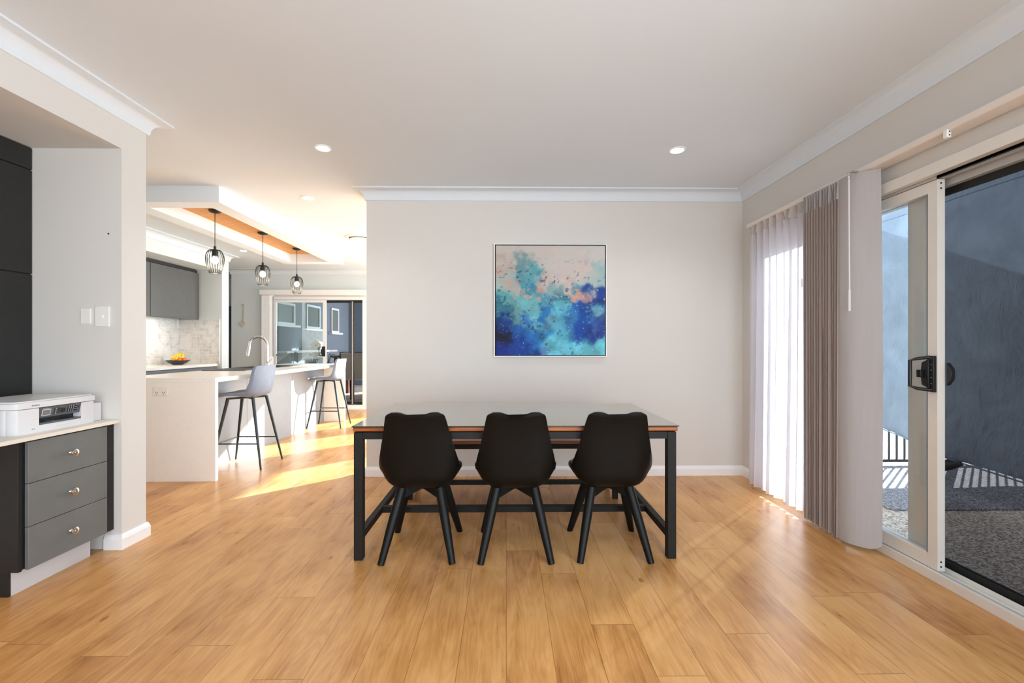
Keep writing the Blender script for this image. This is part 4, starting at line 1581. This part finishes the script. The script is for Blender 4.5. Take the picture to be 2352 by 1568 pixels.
def painting():
    cx, cz, hw = 0.414, 1.652, 0.528
    y0_ = YB - 0.042
    A = thing('painting', 'square abstract painting of blue, turquoise and blush pink', 'painting', (cx, YB - 0.02, cz))
    b = MB()
    t_, g_ = 0.007, 0.006
    o_, i_ = hw, hw - t_
    b.box(cx - o_, cx - i_, y0_, YB - 0.001, cz - o_, cz + o_).box(cx + i_, cx + o_, y0_, YB - 0.001, cz - o_, cz + o_)
    b.box(cx - i_, cx + i_, y0_, YB - 0.001, cz - o_, cz - i_).box(cx - i_, cx + i_, y0_, YB - 0.001, cz + i_, cz + o_)
    b.build('frame', 'white_gloss', A)
    b = MB(); b.box(cx - i_, cx + i_, YB - 0.02, YB - 0.002, cz - i_, cz + i_)
    b.build('shadow_gap', 'canvas_black', A)
    ci = i_ - g_ - 0.003
    N = 420
    uu, vv = np.meshgrid(np.linspace(0, 1, N), np.linspace(0, 1, N), indexing='ij')
    wx = uu + (fbm(uu * 5, vv * 5, 5, 1) - 0.5) * 0.20 + (fbm(uu * 22, vv * 22, 3, 8) - 0.5) * 0.05
    wy = vv + (fbm(uu * 5 + 40, vv * 5, 5, 2) - 0.5) * 0.20 + (fbm(uu * 22, vv * 22 + 9, 3, 9) - 0.5) * 0.05
    P_ = [  # u, v(top=0), radius, rgb
        (0.10, 0.04, 0.13, (212, 203, 192)), (0.35, 0.05, 0.16, (216, 207, 198)), (0.62, 0.08, 0.18, (222, 213, 206)), (0.9, 0.05, 0.12, (224, 217, 211)),
        (0.05, 0.18, 0.09, (196, 178, 166)), (0.10, 0.26, 0.08, (205, 178, 164)), (0.24, 0.14, 0.05, (120, 152, 160)), (0.26, 0.24, 0.07, (112, 160, 168)),
        (0.33, 0.27, 0.06, (96, 172, 182)), (0.50, 0.22, 0.12, (216, 206, 200)), (0.72, 0.22, 0.12, (222, 208, 200)), (0.95, 0.22, 0.08, (170, 202, 204)),
        (0.88, 0.12, 0.07, (196, 208, 206)), (0.86, 0.30, 0.07, (196, 206, 202)), (0.10, 0.36, 0.09, (178, 198, 194)), (0.30, 0.38, 0.07, (76, 158, 178)),
        (0.36, 0.36, 0.04, (62, 138, 172)), (0.46, 0.36, 0.06, (214, 176, 160)), (0.55, 0.40, 0.06, (140, 178, 180)), (0.67, 0.37, 0.06, (216, 196, 186)),
        (0.08, 0.47, 0.07, (98, 172, 178)), (0.04, 0.56, 0.06, (56, 132, 148)), (0.12, 0.60, 0.06, (70, 140, 156)), (0.22, 0.50, 0.08, (118, 186, 190)),
        (0.35, 0.52, 0.09, (112, 186, 194)), (0.22, 0.64, 0.07, (120, 176, 178)), (0.34, 0.68, 0.07, (108, 184, 196)), (0.48, 0.50, 0.06, (92, 160, 184)),
        (0.62, 0.45, 0.06, (76, 148, 172)), (0.77, 0.34, 0.05, (88, 150, 172)), (0.72, 0.45, 0.045, (226, 182, 166)), (0.79, 0.43, 0.045, (206, 158, 148)),
        (0.74, 0.50, 0.035, (222, 168, 152)), (0.87, 0.45, 0.04, (196, 160, 158)), (0.86, 0.52, 0.03, (190, 142, 138)), (0.93, 0.42, 0.04, (206, 204, 200)),
        (0.88, 0.38, 0.05, (40, 84, 160)), (0.98, 0.42, 0.06, (34, 72, 156)), (0.96, 0.55, 0.06, (34, 68, 140)), (0.82, 0.60, 0.07, (30, 86, 172)),
        (0.76, 0.55, 0.05, (34, 98, 178)), (0.91, 0.62, 0.045, (130, 198, 214)), (0.80, 0.72, 0.08, (30, 78, 170)), (0.97, 0.72, 0.06, (66, 100, 162)),
        (0.94, 0.80, 0.07, (40, 64, 150)), (0.70, 0.68, 0.06, (56, 120, 180)), (0.58, 0.57, 0.05, (110, 190, 208)), (0.58, 0.66, 0.07, (98, 186, 208)),
        (0.62, 0.76, 0.08, (94, 180, 206)), (0.48, 0.62, 0.06, (44, 124, 186)), (0.43, 0.66, 0.05, (36, 112, 180)), (0.50, 0.70, 0.05, (104, 138, 162)),
        (0.10, 0.66, 0.07, (28, 68, 140)), (0.06, 0.72, 0.06, (24, 48, 118)), (0.22, 0.72, 0.08, (34, 88, 164)), (0.05, 0.80, 0.06, (22, 24, 44)),
        (0.12, 0.82, 0.05, (26, 26, 58)), (0.05, 0.93, 0.09, (26, 44, 128)), (0.20, 0.86, 0.08, (28, 62, 146)), (0.30, 0.78, 0.08, (38, 102, 176)),
        (0.26, 0.95, 0.09, (22, 60, 144)), (0.36, 0.88, 0.07, (40, 112, 182)), (0.44, 0.80, 0.06, (58, 142, 190)), (0.40, 0.96, 0.05, (96, 150, 196)),
        (0.54, 0.92, 0.08, (104, 190, 210)), (0.68, 0.96, 0.08, (110, 200, 218)), (0.72, 0.84, 0.06, (64, 146, 186)), (0.82, 0.92, 0.07, (108, 198, 214)),
        (0.95, 0.95, 0.08, (112, 202, 216)), (0.78, 0.81, 0.05, (36, 80, 150)), (0.88, 0.85, 0.05, (70, 150, 196))]
    acc = np.zeros((N, N, 3))
    wt = np.zeros((N, N)) + 1e-9
    for k_, (u0, v0, r, c) in enumerate(P_):
        d2 = ((wx - u0) ** 2 + (wy - v0) ** 2) / (r * r)
        nk = fbm(uu * 13 + k_ * 3.7, vv * 13 + k_ * 1.9, 4, 40 + k_)
        w = np.exp(-d2 * 1.5) * np.exp((nk - 0.5) * 9.0) + 1e-6
        acc += w[..., None] * np.array(c, float)
        wt += w
    img = acc / wt[..., None]
    # cloudy tone variation
    tone = fbm(uu * 12, vv * 12, 5, 3)
    depth = np.clip((wy - 0.22) * 2.2, 0, 1)
    img *= (1 + (tone[..., None] - 0.5) * 0.55 * depth[..., None])
    # dark brush flecks
    fl = fbm(uu * 26 + vv * 10, vv * 34, 3, 6)
    msk = np.clip((fl - 0.68) * 12, 0, 1) * np.clip((vv - 0.10) * 6, 0, 1) * np.clip(1.25 - np.abs(uu - 0.35) * 1.4, 0.25, 1)
    img = img * (1 - 0.62 * msk[..., None]) + np.array((34, 70, 110.0)) * 0.62 * msk[..., None]
    # blush flecks
    f2 = fbm(uu * 30 + 7, vv * 30 + 3, 3, 12)
    band = np.exp(-((vv - 0.45) / 0.13) ** 2) * np.clip(0.45 + uu, 0, 1)
    m2 = np.clip((f2 - 0.66) * 16, 0, 1) * band
    img = img * (1 - 0.85 * m2[..., None]) + np.array((232, 176, 158.0)) * 0.85 * m2[..., None]
    # white spray
    f3 = fbm(uu * 60 + 7, vv * 60 + 3, 2, 15)
    m3 = np.clip((f3 - 0.80) * 14, 0, 1) * np.clip((vv - 0.3) * 3, 0, 1)
    img = img * (1 - 0.6 * m3[..., None]) + np.array((220, 224, 224.0)) * 0.6 * m3[..., None]
    img = np.clip(img * 0.93, 8, 228) / 255.0
    lin = np.where(img <= 0.04045, img / 12.92, ((img + 0.055) / 1.055) ** 2.4)
    yy = y0_ + 0.006
    verts = np.zeros((N * N, 3))
    verts[:, 0] = (cx - ci + 2 * ci * uu).ravel()
    verts[:, 1] = yy
    verts[:, 2] = (cz + ci - 2 * ci * vv).ravel()
    verts -= np.array((cx, YB - 0.02, cz))
    idx = np.arange(N * N).reshape(N, N)
    f_ = np.stack([idx[:-1, :-1], idx[:-1, 1:], idx[1:, 1:], idx[1:, :-1]], -1).reshape(-1, 4)
    # a rim so that the canvas has thickness
    nv = len(verts)
    rim = []
    for (u, v) in ((0, 0), (N - 1, 0), (N - 1, N - 1), (0, N - 1)):
        p = verts[idx[u, v]].copy()
        p[1] += 0.016
        rim.append(p)
    verts2 = np.vstack([verts, rim])
    fl_ = [tuple(int(i) for i in q) for q in f_]
    cs = [idx[0, 0], idx[N - 1, 0], idx[N - 1, N - 1], idx[0, N - 1]]
    for k in range(4):
        fl_.append((int(cs[k]), int(cs[(k + 1) % 4]), nv + (k + 1) % 4, nv + k))
    me = bpy.data.meshes.new('canvas')
    me.from_pydata([tuple(p) for p in verts2.tolist()], [], fl_)
    ca = me.color_attributes.new('paint', 'FLOAT_COLOR', 'POINT')
    colr = np.ones((len(verts2), 4))
    colr[:nv, :3] = lin.reshape(-1, 3)
    ca.data.foreach_set('color', colr.ravel().astype(np.float32))
    tm = NT('painted_canvas')
    at = tm.n('ShaderNodeAttribute'); at.attribute_name = 'paint'
    me.materials.append(tm.done(tm.bsdf(at.outputs['Color'], 0.55, 0, 0.2, tm.bump(tm.noise(60, 4, 0.6, tm.obj(), 1.0), 0.15, 0.004))))
    o = bpy.data.objects.new('canvas', me)
    COL.objects.link(o)
    o.parent = A


painting()

# ------------------------------------------------------------------ dining table
TX0, TX1, TY0, TY1 = -0.880, 0.993, 2.515, 3.50
TT = thing('dining_table', 'long timber dining table with charcoal steel frame and glass cover', 'dining table', (0.055, 3.0, 0))
MB().box(TX0 + 0.004, TX1 - 0.004, TY0 + 0.004, TY1 - 0.004, 0.737, 0.763).build('tabletop', 'table_wood', TT, bevel=0.006)
b = MB(); b.box(TX0, TX1, TY0, TY1, 0.7635, 0.770)
gt = b.build('glass_cover', 'table_glass', TT, bevel=0.001)
gt['label'] = 'grey glass sheet over the timber'
b = MB()
b.box(TX0 - 0.0004, TX1 + 0.0004, TY0 - 0.0012, TY0 - 0.0002, 0.7638, 0.7692)
b.build('glass_edge', 'glass_edge', TT)
lx0, lx1, ly0, ly1 = TX0 + 0.008, TX1 - 0.012, TY0 + 0.008, TY1 - 0.02
w = 0.05
for x in (lx0, lx1 - w):
    for y in (ly0, ly1 - w):
        MB().box(x, x + w, y, y + w, 0, 0.733).build('leg', 'steel_dark', TT, bevel=0.003)
b = MB()
b.box(lx0 + w, lx1 - w, ly0 + 0.004, ly0 + 0.044, 0.692, 0.733).box(lx0 + w, lx1 - w, ly1 - 0.044, ly1 - 0.004, 0.692, 0.733)
b.box(lx0 + 0.004, lx0 + 0.044, ly0 + w, ly1 - w, 0.692, 0.733).box(lx1 - 0.044, lx1 - 0.004, ly0 + w, ly1 - w, 0.692, 0.733)
b.build('apron', 'steel_dark', TT, bevel=0.002)
for x in (lx0 + 0.004, lx1 - 0.044):
    MB().box(x, x + 0.040, ly0 + w, ly1 - w, 0.108, 0.150).build('side_rail', 'steel_dark', TT, bevel=0.002)
MB().box(lx0 + 0.044, lx1 - 0.044, 2.955, 2.995, 0.109, 0.149).build('stretcher', 'steel_dark', TT, bevel=0.002)

BB = thing('dining_bench', 'dark timber bench with steel frame on the far side of the table', 'bench', (0.055, 3.65, 0))
bx0, bx1, by0, by1 = -0.80, 0.905, 3.50, 3.84
MB().box(bx0, bx1, by0, by1, 0.443, 0.470).build('seat', 'bench_wood', BB, bevel=0.004)
for x in (bx0 + 0.01, bx1 - 0.05):
    for y in (by0 + 0.01, by1 - 0.05):
        MB().box(x, x + 0.04, y, y + 0.04, 0, 0.44).build('leg', 'steel_dark', BB, bevel=0.002)
b = MB()
b.box(bx0 + 0.05, bx1 - 0.05, by0 + 0.01, by0 + 0.045, 0.403, 0.440).box(bx0 + 0.05, bx1 - 0.05, by1 - 0.045, by1 - 0.01, 0.403, 0.440)
b.build('apron', 'steel_dark', BB, bevel=0.002)
for x in (bx0 + 0.01, bx1 - 0.045):
    MB().box(x, x + 0.035, by0 + 0.05, by1 - 0.05, 0.085, 0.12).build('side_rail', 'steel_dark', BB, bevel=0.002)
MB().box(bx0 + 0.045, bx1 - 0.045, 3.615, 3.652, 0.084, 0.119).build('stretcher', 'steel_dark', BB, bevel=0.002)


# ------------------------------------------------------------------ seat shells (dining chairs and stools)
def catmull(pts, s):
    n = len(pts) - 1
    x = s * n
    i = min(int(x), n - 1)
    f = x - i
    p0, p1, p2, p3 = pts[max(i - 1, 0)], pts[i], pts[i + 1], pts[min(i + 2, n)]
    return tuple(0.5 * ((2 * b_) + (-a + c) * f + (2 * a - 5 * b_ + 4 * c - d) * f * f + (-a + 3 * b_ - 3 * c + d) * f ** 3) for a, b_, c, d in zip(p0, p1, p2, p3))


# control rows: y, z, half width, lip height, lip power
CH = [(0.235, 0.440, 0.150, 0.000), (0.225, 0.446, 0.195, 0.012), (0.12, 0.436, 0.226, 0.035), (-0.02, 0.406, 0.238, 0.090), (-0.125, 0.400, 0.240, 0.138),
      (-0.188, 0.448, 0.238, 0.120), (-0.212, 0.540, 0.230, 0.066), (-0.232, 0.640, 0.207, 0.036), (-0.256, 0.740, 0.183, 0.024), (-0.277, 0.806, 0.169, 0.016), (-0.288, 0.836, 0.158, 0.010), (-0.292, 0.850, 0.128, 0.006)]


def shell_point(rows, s, t, off=0.0, wscale=1.0, power=3.1, dip=0.029, bend=2.2):
    y, z, w_, lip = catmull(rows, s)
    e = 1e-3
    ya, za, _, _ = catmull(rows, max(0, s - e))
    yb, zb, _, _ = catmull(rows, min(1, s + e))
    ty_, tz_ = yb - ya, zb - za
    L_ = math.hypot(ty_, tz_) or 1
    # normal toward the sitter: seat runs -y so the normal is up, back runs +z so it is forward
    ny, nz_ = tz_ / L_, -ty_ / L_
    d = lip * abs(t) ** (power + bend * math.exp(-((s - 0.37) / 0.14) ** 2)) + off
    top = max(0.0, (s - 0.62) / 0.38)
    zadd = (0.5 - 0.5 * math.cos(PI * min(1.0, abs(t) / 0.78)) - 0.7) * dip * top ** 2
    return (w_ * wscale * t, y + ny * d, z + nz_ * d + zadd)


def shell_mesh(rows, th=0.010, off=0.0, wscale=1.0, nu=56, nv=25, s0=0.0, s1=1.0, power=3.1, round_edge=False, dip=0.029):
    """closed sheet: outer side at off, inner side at off+th"""
    mb = MB()
    ring = []
    for i in range(nu):
        s = s0 + (s1 - s0) * i / (nu - 1)
        row = []
        for j in range(nv):
            t = -1 + 2 * j / (nv - 1)
            row.append(shell_point(rows, s, t, off, wscale, power, dip))
        for j in range(nv - 1, -1, -1):
            t = -1 + 2 * j / (nv - 1)
            th_ = th
            if round_edge:
                edge = max(abs(t), abs(2 * i / (nu - 1) - 1))
                th_ = th * (1 - max(0, (abs(t) - 0.7) / 0.3) ** 3) * (1 - max(0, (abs(2 * i / (nu - 1) - 1) - 0.85) / 0.15) ** 3) + 0.001
            row.append(shell_point(rows, s, t, off + th_, wscale, power, dip))
        ring.append(row)
    n = len(ring[0])
    vs_ = [p for r in ring for p in r]
    fs_ = [(i * n + j, (i + 1) * n + j, (i + 1) * n + (j + 1) % n, i * n + (j + 1) % n) for i in range(nu - 1) for j in range(n)]
    fs_ += [tuple(range(n)), tuple((nu - 1) * n + j for j in range(n - 1, -1, -1))]
    return mb.add(vs_, fs_)


def make_chair(label, x, y, rz):
    t = thing('dining_chair', label, 'chair', (0, 0, 0), 'black dining chairs along the near side of the table')
    shell_mesh(CH, 0.009).build('seat_shell', 'chair_plastic', t, smooth=True, sangle=60)
    shell_mesh(CH, 0.026, 0.0095, 0.955, s0=0.02, s1=0.992, round_edge=True).build('seat_pad', 'chair_pad', t, smooth=True, sangle=60)
    for sx in (-1, 1):
        for (tx_, ty_, fx_, fy_) in ((0.112, -0.085, 0.200, -0.225), (0.112, 0.085, 0.205, 0.215)):
            pts = []
            for k in range(6):
                f = k / 5
                pts.append((sx * (tx_ + (fx_ - tx_) * f), ty_ + (fy_ - ty_) * f, 0.385 * (1 - f)))
            MB().tube(pts, [0.028, 0.028, 0.027, 0.025, 0.022, 0.019], 14).build('leg', 'black_wood', t, smooth=True, sangle=50)
    b = MB()
    for s in (-1, 1):
        d = Vector((0.112, 0.085 * s, 0)).normalized()
        n_ = Vector((-d.y, d.x, 0)) * 0.014
        outline = [(-0.155, 0.318), (-0.135, 0.388), (0.135, 0.388), (0.155, 0.318), (0.10, 0.335), (0.02, 0.358), (-0.02, 0.358), (-0.10, 0.335)]
        vs_ = []
        for side in (-1, 1):
            for u_, z in outline:
                p = d * u_ + n_ * side
                vs_.append((p.x, p.y, z))
        k = len(outline)
        b.add(vs_, [tuple(range(k)), tuple(range(2 * k - 1, k - 1, -1))] + [(i, (i + 1) % k, k + (i + 1) % k, k + i) for i in range(k)])
    b.lathe([(0.07, 0.385), (0.10, 0.40), (0.10, 0.404)], (0, -0.01, 0), 20)
    b.build('cross_brace', 'black_wood', t, bevel=0.003)
    t.location = (x, y, 0)
    t.rotation_euler = (0, 0, rz)
    return t


c0 = make_chair('black moulded dining chair at the left of the three', -0.508, 2.70, 0.02)
for lab, x, y, rz in (('black moulded dining chair in the middle of the three', 0.055, 2.695, 0.0), ('black moulded dining chair at the right of the three', 0.622, 2.70, -0.02)):
    c = copy_tree(c0)
    c['label'] = lab
    c.location = (x, y, 0)
    c.rotation_euler = (0, 0, rz)

ST = [(0.215, 0.712, 0.150, 0.000), (0.205, 0.722, 0.175, 0.004), (0.12, 0.724, 0.196, 0.010), (0.0, 0.716, 0.205, 0.024), (-0.10, 0.708, 0.212, 0.050),
      (-0.172, 0.735, 0.216, 0.070), (-0.198, 0.800, 0.216, 0.060), (-0.206, 0.870, 0.212, 0.046), (-0.208, 0.940, 0.205, 0.036), (-0.210, 0.992, 0.196, 0.028), (-0.211, 1.018, 0.180, 0.020), (-0.211, 1.026, 0.150, 0.015)]


def make_stool(label, x, y, rz):
    t = thing('bar_stool', label, 'bar stool', (0, 0, 0), 'blue grey bar stools at the island')
    shell_mesh(ST, 0.028, -0.006, dip=0.0, power=2.2).build('seat_shell', 'stool_grey', t, smooth=True, sangle=70)
    feet = []
    for sx in (-1, 1):
        for sy in (-1, 1):
            pts = [(sx * (0.122 + (0.208 - 0.122) * f), sy * (0.125 + (0.250 - 0.125) * f), 0.700 * (1 - f)) for f in (0, 0.5, 1)]
            MB().tube(pts, [0.0165, 0.0135, 0.009], 12).build('leg', 'stool_leg', t, smooth=True)
    b = MB()
    f = 1 - 0.25 / 0.70
    fx_, fy_ = 0.122 + 0.086 * f, 0.125 + 0.125 * f
    b.tube([(fx_, -fy_, 0.25), (fx_, fy_, 0.25)], 0.007, 8)
    b.tube([(-fx_, -fy_, 0.25), (-fx_, fy_, 0.25)], 0.007, 8)
    b.tube([(-fx_, fy_, 0.25), (fx_, fy_, 0.25)], 0.007, 8)
    b.build('footrest', 'stool_leg', t, smooth=True)
    b = MB()
    b.tube([(-0.122, -0.125, 0.693), (0.122, 0.125, 0.693)], 0.011, 8)
    b.tube([(0.122, -0.125, 0.693), (-0.122, 0.125, 0.693)], 0.011, 8)
    b.box(-0.06, 0.06, -0.06, 0.06, 0.690, 0.703)
    b.build('under_frame', 'stool_leg', t, bevel=0.002)
    t.location = (x, y, 0)
    t.rotation_euler = (0, 0, rz)
    return t


s0 = make_stool('blue grey bar stool nearest the camera at the white island', -2.675, 4.585, PI / 2)
s = copy_tree(s0)
s['label'] = 'blue grey bar stool at the far end of the white island'
s.location = (-2.705, 6.76, 0)
s.rotation_euler = (0, 0, PI / 2)
